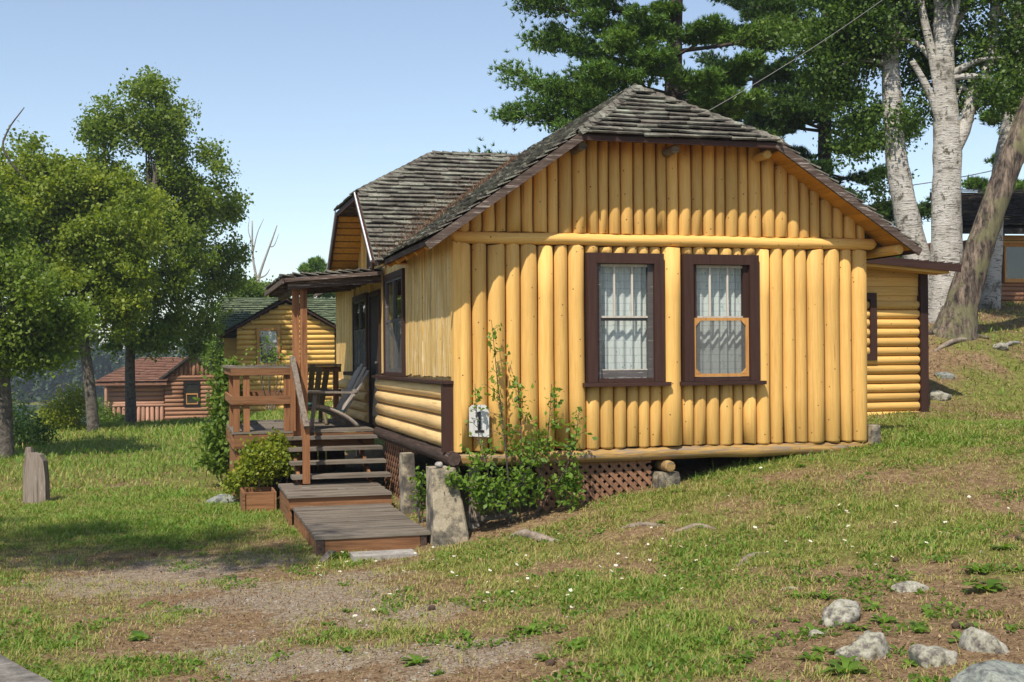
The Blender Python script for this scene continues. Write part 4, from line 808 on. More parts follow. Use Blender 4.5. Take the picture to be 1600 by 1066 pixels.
shingles(r2, [tuple(M2 @ Vector(q)) for q in mr], .17, .32, 'shingle_green', 'rear_shingle_cover', th=.02, lift=.03)
xf(bar('eave_board', 'trim_brown_x', r2, (-2.35, .98, ze - .03), (3.5, .98, ze - .03), .04, .12), M2)
for k in range(7): xf(log('stacked_firewood_log', 'weathered_x', c2, (2.05, .45, .0 + k * .17), (2.9, .5, .0 + k * .17), .085, seg=1, n=7), M2)
# salmon cabin by the lake
M3 = frame_at(258, 57, -YAW * .3); k3 = 57 / 1900.; P3z = lambda v: 1.095 - (v - 562) * k3 - M3.translation.z; PX3 = lambda u: (u - 258) * k3
c3 = empty('salmon_cabin', tuple(M3.translation), 'salmon pink log cabin with brown gable and red roof by the lake', 'cabin')
zb3 = -.4; ze3 = P3z(590); zp3 = P3z(556)
b3 = xf(MB().box(PX3(170), PX3(258), .06, 4, zb3, ze3).box(PX3(259), PX3(342), -.1, 4, zb3, ze3).add([(PX3(256), -.09, ze3), (PX3(345), -.09, ze3), (PX3(302), -.09, zp3)], [(0, 1, 2)]).build('wall', 'salmon', c3), M3)
zr3 = P3z(633); hlogs(b3, M3, PX3(172), PX3(256), .06, zr3, ze3, .2, 'salmon')
for x0, x1 in widths(PX3(170), PX3(256), .21): xf(log('railing_log', 'salmon', b3, ((x0 + x1) / 2, .0, zb3), ((x0 + x1) / 2, .0, zr3 - .06), .09, seg=1, n=8), M3)
xf(log('rail_top_log', 'salmon', b3, (PX3(168), -.03, zr3), (PX3(258), -.03, zr3), .07, seg=2, n=8), M3)
hw = (PX3(290), PX3(308), P3z(632), P3z(600)); hlogs(b3, M3, PX3(258), PX3(343), -.1, zb3, ze3, .2, 'salmon_dark', (hw[0] - .12, hw[1] + .12, hw[2] - .1, hw[3] + .1))
nb_window(c3, M3, *hw, -.16, 'black_door', True, 'sash_orange')
for x0, x1 in widths(PX3(260), PX3(343), .19):
    xc = (x0 + x1) / 2; zt_ = zp3 - abs(xc - PX3(302)) / (PX3(345) - PX3(302)) * (zp3 - ze3) - .05
    if zt_ > ze3 + .15: xf(log('gable_log', 'salmon_dark', b3, (xc, -.12, ze3 + .08), (xc, -.12, zt_), .09, seg=1, n=8), M3)
xf(log('plate_log', 'salmon_dark', b3, (PX3(255), -.15, ze3 + .02), (PX3(347), -.15, ze3 + .02), .08, seg=2, n=8), M3)
m = MB()
for s in (-1, 1):
    a = (PX3(302), -.45, zp3 + .05); b = (PX3(302) + s * 1.65, -.45, zp3 + .05 - 1.65 / 1.29 * (zp3 - ze3)); m.add([a, b, (b[0], 3.5, b[2]), (a[0], 3.5, a[2]), (a[0], a[1], a[2] + .12), (b[0], b[1], b[2] + .12), (b[0], 3.5, b[2] + .12), (a[0], 3.5, a[2] + .12)], [(0, 1, 2, 3), (4, 7, 6, 5), (0, 4, 5, 1), (1, 5, 6, 2), (2, 6, 7, 3), (3, 7, 4, 0)])
rf3 = xf(m.build('roof', 'shingle_dark', c3), M3)
zl3 = P3z(597); hp = [(PX3(155), -.5, zl3), (PX3(262), -.5, zl3), (PX3(290), 2.2, P3z(560)), (PX3(215), 2.2, P3z(560))]
xf(MB().add(hp + [(PX3(155), 4.6, zl3)] + [(x, y, z - .12) for x, y, z in hp[:2]], [(0, 1, 2, 3), (0, 3, 4), (0, 5, 6, 1)]).build('porch_roof', 'shingle_red', c3), M3)
shingles(rf3, [tuple(M3 @ Vector(q)) for q in hp], .2, .45, 'shingle_red', 'shingle_cover')
xf(MB().box(PX3(326), PX3(341), 2.0, 2.5, ze3, P3z(549)).build('chimney', 'concrete', c3), M3)
for x in (-2.9,): xf(log('corner_post', 'salmon', c3, (PX3(171), -.35, zb3), (PX3(171), -.35, zl3), .07, seg=1, n=8), M3)
# brown cabin on the hill
M4 = frame_at(1500, 31, -YAW * .5); k4 = 31 / 1900.; z4 = lambda v: 1.095 - (v - 552) * k4 - M4.translation.z; X4 = lambda u: (u - 1500) * k4
c4 = empty('brown_cabin', tuple(M4.translation), 'dark brown log-sided cabin with number 17 plate on the hill behind the birches', 'cabin')
b4 = xf(MB().box(X4(1526), X4(1800), .06, 4, -.6, z4(372)).box(X4(1490), X4(1526), 1.0, 4, -.6, z4(372)).build('wall', 'brown_log', c4), M4)
hlogs(b4, M4, X4(1527), X4(1800), .06, z4(492), z4(440), .13, 'brown_log')
for k in range(2): xf(box('lintel_board', 'pale_yellow_y', b4, X4(1545), X4(1800), -.05 - .01 * k, .055, z4(384 - 9 * k) , z4(376 - 9 * k)), M4)
nb_window(c4, M4, X4(1552), X4(1567), z4(435), z4(390), -.02, 'trim_brown', True, 'sash_grey'); nb_window(c4, M4, X4(1576), X4(1640), z4(435), z4(385), -.02, 'sash_orange', False)
xf(box('corner_board', 'trim_brown', b4, X4(1521), X4(1529), -.08, .05, -.6, z4(372)), M4); xf(box('door', 'trim_brown', c4, X4(1500), X4(1519), .93, .99, z4(490), z4(400)), M4)
rp = [(X4(1440), -.9, z4(362)), (X4(1820), -.9, z4(362)), (X4(1820), 3.5, z4(270)), (X4(1560), 3.5, z4(270))]
xf(MB().add(rp + [(x, y, z - .14) for x, y, z in rp], [(0, 1, 2, 3), (7, 6, 5, 4), (0, 4, 5, 1), (0, 3, 7, 4)]).build('roof', 'shingle_dark', c4), M4)
shingles(c4, [tuple(M4 @ Vector((x, y, z + .02))) for x, y, z in rp], .17, .36, 'shingle_dark', 'shingle_cover')
sp = xf(MB().box(X4(1501), X4(1509), .86, .90, z4(405), z4(389)).build('number_plate', 'sign_white'), M4); tag(sp, 'white number plate reading 17 on the brown cabin on the hill', 'sign')
x0 = X4(1501); w_ = X4(1509) - x0; zz0, zz1 = z4(402.5), z4(391.5)
xf(MB().box(x0 + w_ * .2, x0 + w_ * .32, .845, .859, zz0, zz1).box(x0 + w_ * .45, x0 + w_ * .85, .845, .859, zz1 - .025, zz1).add([(x0 + w_ * .72, .85, zz1 - .025), (x0 + w_ * .85, .85, zz1 - .025), (x0 + w_ * .66, .85, zz0), (x0 + w_ * .52, .85, zz0)], [(0, 1, 2, 3)]).build('numeral', 'black_paint', sp), M4)
#TREES
# ------------------------------------------------------------------ trees
def broadleaf(name, label, trunk, rads, blobs, d, nleaf, size, lmat, bmat, group=None, spread=.30, limbs=26, dead=None, droop=.3, cat='tree', base=None, limbfrom=.45):
    """trunk: points; blobs: (u, v, depth offset, half-width px, half-height px) lumps of the crown"""
    T = lpath(trunk, 5); R = np.interp(np.linspace(0, 1, len(T)), np.linspace(0, 1, len(rads)), rads)
    r = empty(name, tuple(T[0]), label, cat, group)
    k = d / FPX; C = np.array([at(u, v, d + dd) for u, v, dd, a, b in blobs]); S = np.array([(a * k, a * k * .9, b * k) for u, v, dd, a, b in blobs]); vol = S.prod(1) ** .8
    ncl = max(10, int(len(blobs) * 13)); ntw = max(60, nleaf // 22); pick = rng.choice(len(blobs), ncl, p=vol / vol.sum())
    cc = C[pick] + unit(rng.normal(size=(ncl, 3))) * (rng.random(ncl) ** .35)[:, None] * S[pick]; cr_ = spread * rng.uniform(.9, 2.5, ncl); cw = cr_ ** 2.2; cl = rng.choice(ncl, ntw, p=cw / cw.sum())
    q = unit(rng.normal(size=(ntw, 3))) * (rng.random(ntw) ** .5)[:, None]; tw = cc[cl] + q * cr_[cl][:, None] * np.array((1, 1, .7)); ct = rng.random(ncl)
    n = nleaf; w_ = rng.integers(0, ntw, n); off = rng.normal(size=(n, 3)) * .13 * np.array((1, 1, 1)); P = tw[w_] + off
    V = leaf_quads(P, np.full(n, size), .5, .72, .3, droop); tw_t = ct[cl] * .6 + rng.random(ntw) * .4
    tint = np.clip(.5 + .28 * (tw_t[w_] - .5) * 2 + rng.normal(size=n) * .16, 0, 1)
    tm = MB().tube(T, list(R), 14, True, .05); tb = tm.build('trunk', bmat, r, True)
    lm = MB()
    for i in rng.choice(ntw, min(limbs, ntw), replace=False):
        e = tw[i]; zmax = T[-1][2]; j = int(np.clip(np.searchsorted([p[2] for p in T], e[2] - np.linalg.norm(e - T[len(T) // 2]) * .55), int(len(T) * limbfrom), len(T) - 2)); s0 = T[j]; md = s0 * .5 + e * .5 + np.array([0, 0, .10 * np.linalg.norm(e - s0)]) + rng.normal(size=3) * .12
        pts = lpath([s0, md, e], 4); lm.tube(pts, np.linspace(max(.02, R[j] * .42), .012, len(pts)), 5, False)
    for a, b in (dead or []): pts = lpath(a, 4); lm.tube(pts, np.linspace(b, b * .25, len(pts)), 5, True)
    lm.build('limbs', bmat, r, True)['kind'] = 'stuff'
    cr = np_mesh('crown', V, 4, lmat, r, tint); cr['kind'] = 'stuff'; return r
def gpt(u, v, d): p = at(u, v, d); return np.array((p[0], p[1], hz1(p[0], p[1]) - .15))
def sunk(T, k=.55): q = T[0] - (T[1] - T[0]) / np.linalg.norm(T[1] - T[0]) * k; return [q] + T
def tr(d, *uv): return [gpt(*uv[0], d)] + [at(u, v, d) for u, v in uv[1:]]
LG = None
broadleaf('birch_tree', 'tall green birch with dark forked trunk on the lawn before the salmon cabin', tr(40, (205, 664), (203, 580), (207, 500), (215, 420), (240, 300), (250, 200), (255, 150)), [.19, .16, .15, .13, .10, .05, .02],
    [(232, 190, 0, 55, 62), (285, 255, .4, 58, 62), (180, 240, 0, 40, 50), (318, 330, 2.5, 52, 55), (335, 400, 3, 45, 45), (270, 370, 0, 75, 70), (215, 430, -.3, 75, 60), (310, 460, 2.5, 45, 40), (250, 500, 0, 60, 32), (345, 275, 0, 18, 30), (365, 395, 3, 20, 30), (258, 140, 0, 22, 26), (160, 200, 0, 28, 30), (300, 520, 2.5, 42, 30), (262, 545, .2, 30, 14), (215, 530, -.4, 40, 24), (330, 480, 3.4, 35, 30), (180, 360, .3, 60, 60), (345, 440, 3, 34, 22), (290, 320, 1, 60, 60), (200, 330, 1, 70, 70)], 40, 84000, .118, 'leaf_birch', 'bark_grey', limbs=40)
broadleaf('birch_tree', 'bushy yellow-green birch on the lawn with dark leaning trunk', tr(36, (147, 672), (140, 600), (130, 520), (128, 420), (120, 320), (115, 250)), [.19, .16, .14, .11, .06, .02],
    [(120, 330, 0, 80, 70), (50, 330, 0, 70, 70), (185, 335, -.4, 62, 62), (150, 400, -.6, 85, 65), (60, 420, -.5, 85, 70), (215, 400, -.5, 40, 55), (110, 470, -.4, 90, 50), (190, 475, 0, 50, 45), (70, 265, .5, 55, 40), (20, 260, .5, 40, 40), (130, 275, .2, 50, 45), (25, 215, .3, 22, 25), (200, 285, 0, 30, 30), (60, 500, .3, 60, 40), (120, 520, .5, 50, 30), (10, 380, .2, 60, 60), (15, 300, .4, 60, 50), (90, 370, .6, 70, 60), (60, 350, .8, 80, 80), (180, 390, .6, 60, 60), (170, 440, .4, 60, 45)], 36, 88000, .118, 'leaf_yellowgreen', 'bark_grey', limbs=36, dead=[([at(120, 330, 36), at(60, 300, 35.5), at(8, 240, 35), at(12, 205, 35), at(38, 168, 35)], .06)])
broadleaf('birch_tree', 'dark shaded birch with thick trunk left of the timber stump', tr(27, (8, 716), (5, 640), (0, 560), (-10, 450), (-20, 330), (-20, 200)), [.21, .19, .17, .13, .08, .03],
    [(-40, 420, 0, 90, 90), (40, 470, -.3, 55, 55), (10, 540, 0, 60, 42), (70, 520, .3, 42, 42), (45, 575, .3, 34, 32), (90, 545, .5, 36, 26), (-50, 560, 0, 60, 50), (100, 500, .3, 40, 35), (-60, 300, 0, 90, 90)], 27, 52000, .10, 'leaf_birch', 'bark_grey', limbs=30)
# bushes on the lake bank
def shrub(name, label, blobs, d, n, size, lmat, spread=.12, stems=8, cat='shrub', z0=None, up=.5):
    k = d / FPX; C = np.array([at(u, v, d + dd) for u, v, dd, a, b in blobs]); S = np.array([(a * k, a * k * .85, b * k) for u, v, dd, a, b in blobs]); vol = S.prod(1) ** .75
    c0 = C.mean(0); zb = hz1(c0[0], c0[1]) if z0 is None else z0; r = empty(name, (c0[0], c0[1], zb), label, cat); ntw = max(20, n // 16); pick = rng.choice(len(blobs), ntw, p=vol / vol.sum())
    tw = C[pick] + unit(rng.normal(size=(ntw, 3))) * (rng.random(ntw) ** .38)[:, None] * S[pick]; w_ = rng.integers(0, ntw, n); P = tw[w_] + rng.normal(size=(n, 3)) * spread; P[:, 2] = np.maximum(P[:, 2], zb + .02)
    tt = rng.random(ntw); tint = np.clip(.5 + .5 * (tt[w_] - .5) + rng.normal(size=n) * .15, 0, 1)
    m = MB()
    for i in rng.choice(ntw, min(stems, ntw), replace=False):
        e = tw[i]; s0 = np.array((c0[0] + (e[0] - c0[0]) * .25, c0[1] + (e[1] - c0[1]) * .25, zb - .05)); m.tube(lpath([s0, (s0 + e) / 2 + rng.normal(size=3) * .05, e], 3), np.linspace(.012, .004, 7), 5, False)
    m.build('stems', 'bark_grey', r, True); f = np_mesh('foliage', leaf_quads(P, np.full(n, size), up, .7, .3, .1), 4, lmat, r, tint); f['kind'] = 'stuff'; return r
shrub('bush', 'yellow-green bush on the lake bank between the two birch trunks', [(100, 655, 0, 30, 26), (118, 628, .4, 16, 22), (80, 662, .3, 24, 20)], 37, 9000, .075, 'leaf_bush', .2)
shrub('bush', 'dark green bush behind the timber stump and thick birch trunk', [(35, 676, 0, 32, 24), (20, 645, .3, 20, 24), (60, 685, 0, 22, 14), (-30, 670, 0, 40, 40)], 31, 8000, .07, 'leaf_dark', .2)
shrub('bush', 'low green scrub on the bank in front of the salmon cabin corner', [(165, 655, 0, 16, 12), (150, 640, .5, 12, 16)], 44, 2200, .08, 'leaf_green', .15)
shrub('vine_shrub', 'tall dark green leafy shrub climbing at the outer porch corner', [(352, 650, 0, 20, 38), (350, 600, .1, 16, 30), (338, 690, 0, 18, 30), (372, 690, -.2, 16, 30), (362, 580, .2, 10, 18), (345, 720, 0, 22, 16)], 20, 4200, .085, 'leaf_green', .09, 12)
shrub('planter_bush', 'rounded yellow-green bush growing in the planter box beside the steps', [(425, 722, 0, 28, 26), (402, 728, -.1, 22, 28), (440, 705, .1, 16, 15), (382, 740, 0, 14, 22), (368, 758, 0, 10, 16), (430, 690, .1, 12, 8), (395, 700, 0, 9, 10), (452, 720, 0, 8, 18)], 17.3, 7000, .058, 'leaf_bush', .06, 14)
shrub('porch_vine', 'thin green vine sprays rising above the porch railing', [(430, 565, 0, 16, 8), (445, 560, 0, 6, 22), (400, 560, 0, 12, 8), (418, 540, 0, 12, 10)], 20.2, 170, .06, 'leaf_fresh', .10, 6, 'vine', .3)
tag(shrub('plant_pots', 'dark potted plants on the grass beside the salmon cabin railing', [(180, 660, 0, 9, 6), (190, 656, 0, 7, 6)], 54, 900, .10, 'leaf_dark', .05), cat='potted plant')
# trees behind cabin two
broadleaf('background_tree', 'green tree between the birch and the green-roofed cabin', tr(52, (385, 655), (385, 560), (383, 480), (380, 450)), [.16, .13, .08, .04], [(372, 500, 0, 28, 45), (385, 460, 0, 28, 25), (355, 560, 0, 25, 30), (410, 455, 3, 25, 18), (340, 545, 4, 20, 18), (430, 465, 4, 20, 14)], 52, 16000, .13, 'leaf_green', 'bark_grey', limbs=12)
dt = MB()
D0 = gpt(402, 650, 60)
for pts, a in (([D0, at(404, 450, 60), at(402, 440, 60), at(395, 400, 60), at(394, 345, 60)], .12), ([at(402, 440, 60), at(412, 410, 60), at(425, 375, 60), at(433, 352, 60)], .08), ([at(395, 395, 60), at(402, 365, 60), at(412, 342, 60)], .04), ([at(404, 435, 60), at(415, 430, 60), at(422, 420, 60)], .05), ([at(420, 385, 60), at(428, 384, 60), at(436, 365, 60)], .035), ([at(394, 380, 60), at(388, 360, 60), at(390, 340, 60)], .03)):
    q = lpath(pts, 4); dt.tube(q, np.linspace(a, a * .3, len(q)), 6, True)
tag(dt.build('dead_tree', 'dead_wood', None, True), 'bare dead tree with pale branches behind the green-roofed cabin', 'tree')

def pine(name, label, trunk, rads, branches, d, tufts, lmat, needle=.12, per=12, group='pine trees', extra=0, urange=(0, 0, 0)):
    """branches: (tip u, tip v, depth offset at tip, height v on the trunk, fullness)"""
    T = lpath(trunk, 6); R = np.interp(np.linspace(0, 1, len(T)), np.linspace(0, 1, len(rads)), rads); r = empty(name, tuple(T[0]), label, 'pine tree', group)
    MB().tube(T, list(R), 10, True, .05).build('trunk', 'bark_pine', r, True); bm_ = MB(); PT = []; PD = []; PB = []
    for _ in range(extra):
        u0 = rng.uniform(urange[0], urange[1]); v0 = rng.uniform(-250, urange[2]); branches = branches + [(u0, v0, rng.uniform(-2.4, 2.0), v0 + rng.uniform(5, 40), .9)]
    zs = np.array([p[2] for p in T]); tot = sum(b[4] for b in branches)
    for (u, v, dd, hv, full) in branches:
        tip = at(u, v, d + dd); z0 = at(u, hv, d)[2]; i = int(np.clip(np.searchsorted(zs, z0), 1, len(T) - 1)); s0 = T[i - 1] + (T[i] - T[i - 1]) * np.clip((z0 - zs[i - 1]) / (zs[i] - zs[i - 1] + 1e-6), 0, 1)
        L = np.linalg.norm(tip - s0); md = s0 * .45 + tip * .55 + np.array((0, 0, -.05 * L)) + rng.normal(size=3) * .05 * L; pts = np.array(lpath([s0, md, tip], 8)); bm_.tube(pts, np.linspace(max(.03, .022 * L), .01, len(pts)), 5, False)
        ax = unit(tip - s0); side = unit(np.cross(ax, (0, 0, 1.0))); n = int(tufts * full / tot); ns = max(5, int(L * 5)); bb = rng.uniform(.25, .75)
        subs = []
        for j in range(ns):
            t = rng.uniform(.28, .97); sgn = rng.choice((-1, 1)); b0 = pts[int(t * (len(pts) - 1))]; ln = L * (.12 + .34 * (1 - t)) * rng.uniform(.6, 1.15)
            e = b0 + (side * sgn * rng.uniform(.4, 1) + ax * rng.uniform(.5, 1) + np.array((0, 0, rng.uniform(-.02, .28)))) * ln; subs.append((b0, e)); bm_.tube([b0, (b0 + e) / 2 + np.array((0, 0, .03)), e], [.014, .010, .006], 4, False)
        subs.append((pts[len(pts) // 2], tip)); k = rng.integers(0, len(subs), n); t = rng.uniform(.25, 1.02, n)[:, None]; A = np.array([x[0] for x in subs])[k]; B = np.array([x[1] for x in subs])[k]
        P = A + (B - A) * t + rng.normal(size=(n, 3)) * np.array((.13, .13, .08)) * max(.6, min(1.3, L / 2.5)) * (d / 28); D = unit(unit(B - A) * .7 + np.array((0, 0, .55)) + rng.normal(size=(n, 3)) * .4); PT.append(P); PD.append(D); PB.append(np.full(n, bb) + rng.normal(size=n) * .12)
    P = np.concatenate(PT); D = np.concatenate(PD); Bt = np.concatenate(PB); n = len(P)
    bm_.build('limbs', 'bark_pine', r, True)['kind'] = 'stuff'
    nd = unit(np.repeat(D, per, 0) + rng.normal(size=(n * per, 3)) * .55); pp = np.repeat(P, per, 0); ln = (needle * rng.uniform(.7, 1.25, n * per))[:, None]; sd_ = unit(np.cross(nd, rng.normal(size=(n * per, 3)))) * (.0135 * d / 28)
    V = np.stack([pp - sd_, pp + sd_, pp + nd * ln], 1); tint = np.clip(np.repeat(Bt, per) + rng.normal(size=n * per) * .12, 0, 1)
    c = np_mesh('needles', V, 3, lmat, r, tint); c['kind'] = 'stuff'; return r
pb_ = [(782, 98, 0, 175, 1.2), (860, 45, .5, 120, 1.2), (825, 5, 0, 60, 1), (790, 182, -.3, 225, 1.5), (757, 246, -.2, 275, 1), (850, 130, -1, 150, 1.3), (880, 200, -1.2, 220, 1.4), (930, 110, -1.8, 150, 1.4), (960, 60, -1.8, 90, 1.2), (900, 20, -1, 60, 1.2), (1010, 90, -2, 130, 1.2), (1000, 20, -2, 60, 1.2), (1120, 40, -1.6, 90, 1.3), (1180, 90, -1, 140, 1.4), (1200, 150, -1, 190, 1.3), (1150, 150, -1.6, 180, 1.2), (1220, 30, 0, 80, 1.2), (1110, 110, -2, 150, 1.1), (860, 250, -.6, 260, 1.0), (980, 190, 1.5, 190, 1), (1090, 180, 1.6, 180, 1), (840, 70, 1.3, 120, 1), (1200, 210, 1, 230, 1), (930, -60, -1.5, -20, 1.2), (1090, -70, -1.5, -30, 1.2), (850, -70, 0, -20, 1.2), (1240, -60, 0, -10, 1.2), (1000, -140, 0, -90, 1.2), (880, -170, 0, -110, 1), (1180, -180, 0, -120, 1), (1060, -260, -1, -200, 1), (970, -300, 0, -260, .8), (1120, -310, 0, -270, .8), (1060, -420, 0, -360, .5), (1025, -380, 0, -330, .5)]
pine('pine_tree', 'large white pine rising behind the cabin ridge with spreading green boughs', tr(28, (1046, 560), (1048, 300), (1052, 150), (1056, 0), (1060, -200), (1062, -420)), [.26, .24, .21, .16, .10, .02], pb_, 28, 33000, 'needles', extra=26, urange=(880, 1250, 215))
pb2 = [(u, v, dd, hv, 1) for u, v, dd, hv in [(1190, 250, -1, 240), (1240, 180, -1.5, 180), (1340, 230, -1.5, 230), (1220, 300, -1.2, 290), (1330, 310, -1.4, 300), (1380, 270, -.5, 270), (1180, 330, 0, 310), (1270, 260, -2, 250), (1280, 330, -2, 320), (1260, 120, -2, 110), (1340, 150, -1.4, 140), (1200, 110, -1, 110), (1380, 90, -1, 90), (1300, 60, -2, 60), (1230, 40, -1, 40), (1370, 20, -1, 20), (1410, 320, 0, 320), (1360, 350, 0, 340), (1440, 330, 1, 320), (1420, 200, 1, 200), (1180, 180, 1, 170), (1310, 380, -1, 370), (1400, 400, 0, 390), (1290, 0, -2, 0), (1200, -40, -1, -40), (1380, -60, 0, -60), (1290, -120, 0, -110), (1240, -200, 0, -180), (1340, -220, 0, -200), (1290, -330, 0, -300)]]
pine('pine_tree', 'dark shaded white pine behind the white-barked birches and the cabin', tr(33, (1288, 500), (1288, 300), (1290, 100), (1292, -100), (1292, -330)), [.24, .2, .16, .1, .02], pb2, 33, 27000, 'needles_shaded', .13, extra=26, urange=(1170, 1420, 390))
pb5 = [(u, v, dd, hv, 1) for u, v, dd, hv in [(1110, 230, 0, 235), (1150, 120, -1, 125), (1230, 140, -1, 145), (1120, 60, 0, 70), (1240, 60, 0, 70), (1180, 20, -1, 30), (1250, 240, 0, 245), (1140, 180, -1, 185)]]
pine('pine_tree', 'dim pine standing between the large pine and the dark shaded pine', tr(38, (1182, 500), (1182, 300), (1184, 100), (1186, -100), (1186, -260)), [.24, .2, .16, .1, .02], pb5, 38, 13000, 'needles_shaded', .14, extra=30, urange=(1085, 1290, 290))
pb3 = [(u, v, dd, hv, 1) for u, v, dd, hv in [(1512, 285, 0, 300), (1545, 300, -1, 310), (1600, 290, 0, 300), (1530, 325, -1, 330), (1590, 330, -1, 335), (1560, 250, 0, 265), (1580, 200, 0, 220), (1545, 180, 0, 195)]]
pine('pine_tree', 'small bright pine showing above the brown cabin roof', tr(42, (1565, 480), (1565, 330), (1565, 170)), [.14, .1, .02], pb3, 42, 2600, 'needles', .17)
pb4 = [(u, v, dd, hv, 1) for u, v, dd, hv in [(478, 422, 0, 428), (520, 420, 0, 426), (470, 440, 0, 440), (525, 440, 0, 440), (495, 412, 0, 418), (505, 435, -1, 440), (480, 460, 0, 455), (515, 458, 0, 455)]]
pine('pine_tree', 'distant pine top peeking over the green-roofed cabin', tr(62, (498, 645), (498, 480), (498, 405)), [.16, .1, .02], pb4, 62, 1500, 'needles', .25)
# birches on the hill
bb = [(1330, 60, 0, 60, 60), (1260, 40, 0, 40, 50), (1280, 110, 0, 35, 45), (1330, 150, 0, 50, 40), (1390, 180, 0, 45, 45), (1340, 230, .5, 40, 40), (1410, 60, .5, 60, 60), (1400, 260, .5, 40, 40), (1370, 0, 0, 90, 50), (1350, -100, 0, 120, 90), (1420, -220, 0, 100, 90), (1360, 300, 1, 25, 25)]
broadleaf('white_birch', 'slim leaning white birch directly behind the right roof rake', tr(25.5, (1464, 500), (1428, 385), (1408, 290), (1398, 220), (1392, 120), (1388, 20), (1380, -120), (1375, -300)), [.30, .27, .24, .21, .19, .15, .10, .03], bb, 25.5, 54000, .085, 'leaf_hill', 'bark_birch', 'white birches on the hill', .28, 30, limbfrom=.6)
bb = [(1540, 60, 0, 55, 60), (1500, 120, .4, 45, 45), (1560, 130, -.3, 45, 40), (1470, 90, 1, 45, 60), (1590, 60, 0, 40, 60), (1590, 160, -.4, 28, 30), (1440, 30, .5, 50, 50), (1520, -30, 0, 90, 50), (1500, -130, 0, 120, 90), (1480, -260, 0, 110, 100), (1450, 170, 1, 30, 35)]
wb = broadleaf('white_birch', 'large white birch forking into several pale stems beside the leaning trunk', tr(25, (1478, 507), (1478, 430), (1479, 330), (1480, 225), (1476, 140), (1474, 40), (1472, -100), (1470, -280)), [.44, .34, .29, .28, .22, .20, .14, .04], bb, 25, 44000, .085, 'leaf_hill', 'bark_birch', 'white birches on the hill', .28, 26, limbfrom=.6,
    dead=[])
m = MB()
for pts, a in (([(1486, 245), (1505, 205), (1520, 150), (1540, 115), (1552, 60), (1555, -40)], .15), ([(1478, 225), (1462, 170), (1445, 130), (1425, 95)], .10), ([(1480, 205), (1468, 150), (1455, 80), (1440, 10), (1432, -60)], .11), ([(1508, 195), (1517, 160), (1522, 130)], .09), ([(1478, 200), (1490, 172), (1497, 150), (1505, 130)], .035), ([(1464, 500), (1468, 400), (1470, 300), (1476, 240)], .17)):
    q = lpath([at(u, v, 25 - .05) for u, v in pts], 4); m.tube(q, np.linspace(a, a * .6, len(q)), 9, True, .05)
m.build('fork_stem', 'bark_birch', wb, True)
bb = [(1600, 90, 1, 40, 60), (1620, 0, 0, 60, 60), (1640, 150, 0, 40, 40), (1580, -80, 0, 90, 70), (1650, -160, 0, 90, 90)]
broadleaf('white_birch', 'white birch standing behind the dark leaning trunk', tr(28.5, (1546, 482), (1555, 330), (1566, 250), (1582, 170), (1595, 90), (1602, 0), (1610, -150)), [.24, .2, .18, .17, .15, .12, .05], bb, 28.5, 17000, .095, 'leaf_hill', 'bark_birch', 'white birches on the hill', .28, 14, limbfrom=.6)
bb = [(1680, 20, 0, 60, 60), (1700, -80, 0, 90, 70), (1640, -60, 0, 60, 60)]
ln_ = broadleaf('leaning_tree', 'thick leaning tree with mossy grey-brown bark and flaring roots', sunk(tr(23.8, (1488, 520), (1500, 485), (1522, 415), (1550, 330), (1586, 235), (1618, 150), (1660, 60), (1700, -60))), [.62, .50, .33, .275, .255, .235, .21, .16, .05], bb, 23.8, 6000, .08, 'leaf_dark', 'bark_lean', None, .3, 8, limbfrom=.7)
m = MB()
for pts, a in (([(1480, 505), (1462, 522), (1448, 530)], .13), ([(1490, 520), (1478, 530), (1462, 536)], .10), ([(1505, 505), (1520, 512), (1545, 513)], .09), ([(1495, 520), (1500, 532), (1512, 538)], .08)):
    q = [at(u, v, 23.7) for u, v in pts]; q = [np.array((p[0], p[1], hz1(p[0], p[1]) + (.16 if i == 0 else .03))) for i, p in enumerate(q)]; q = lpath(q, 4); m.tube(q, np.linspace(a, a * .35, len(q)), 7, True, .08)
m.build('root_flare', 'bark_lean', ln_, True)
# roots and sticks on the ground
def root(label, uv, rad, mat='root_wood', name='tree_root', cat='root', lift=.3):
    q = [G(u, v) for u, v in uv]; q = [np.array((p[0], p[1], hz1(p[0], p[1]) + rad * (lift if 0 < i < len(q) - 1 else -.8))) for i, p in enumerate(q)]
    q = lpath(q, 4); n = len(q); tag(MB().tube(q, [rad * (.35 + .65 * math.sin(PI * (i + .5) / n)) for i in range(n)], 7, True, .12).build(name, mat, None, True), label, cat)
root('thick knobbly root surfacing in bare soil near the tall pier', [(790, 842), (815, 838), (845, 845), (885, 845)], .055)
root('long thin root running through the grass below the lattice', [(955, 828), (1000, 822), (1050, 822)], .03)
root('pale thin root end beside the long root below the lattice', [(1045, 832), (1090, 824), (1125, 828)], .03)
root('crooked grey root in dry grass on the bank', [(1148, 888), (1172, 872), (1210, 864)], .028)
root('short pale stick lying on the bank above the long pale rock', [(1215, 922), (1235, 921), (1250, 920)], .012, 'dead_wood', 'stick', 'stick', .8)
root('dark forked branch lying on the bank right of the annex', [(1452, 552), (1490, 538), (1530, 528)], .05, 'root_wood', 'fallen_branch', 'branch', 1)
root('pale fallen branch on the bank beneath the brown cabin', [(1560, 546), (1580, 540), (1600, 535)], .04, 'dead_wood', 'fallen_branch', 'branch', 1)
root('bent pale driftwood branch on the bank behind the birches', [(78, 600), (95, 606), (130, 598)], .06, 'dead_wood', 'fallen_branch', 'branch', 6)
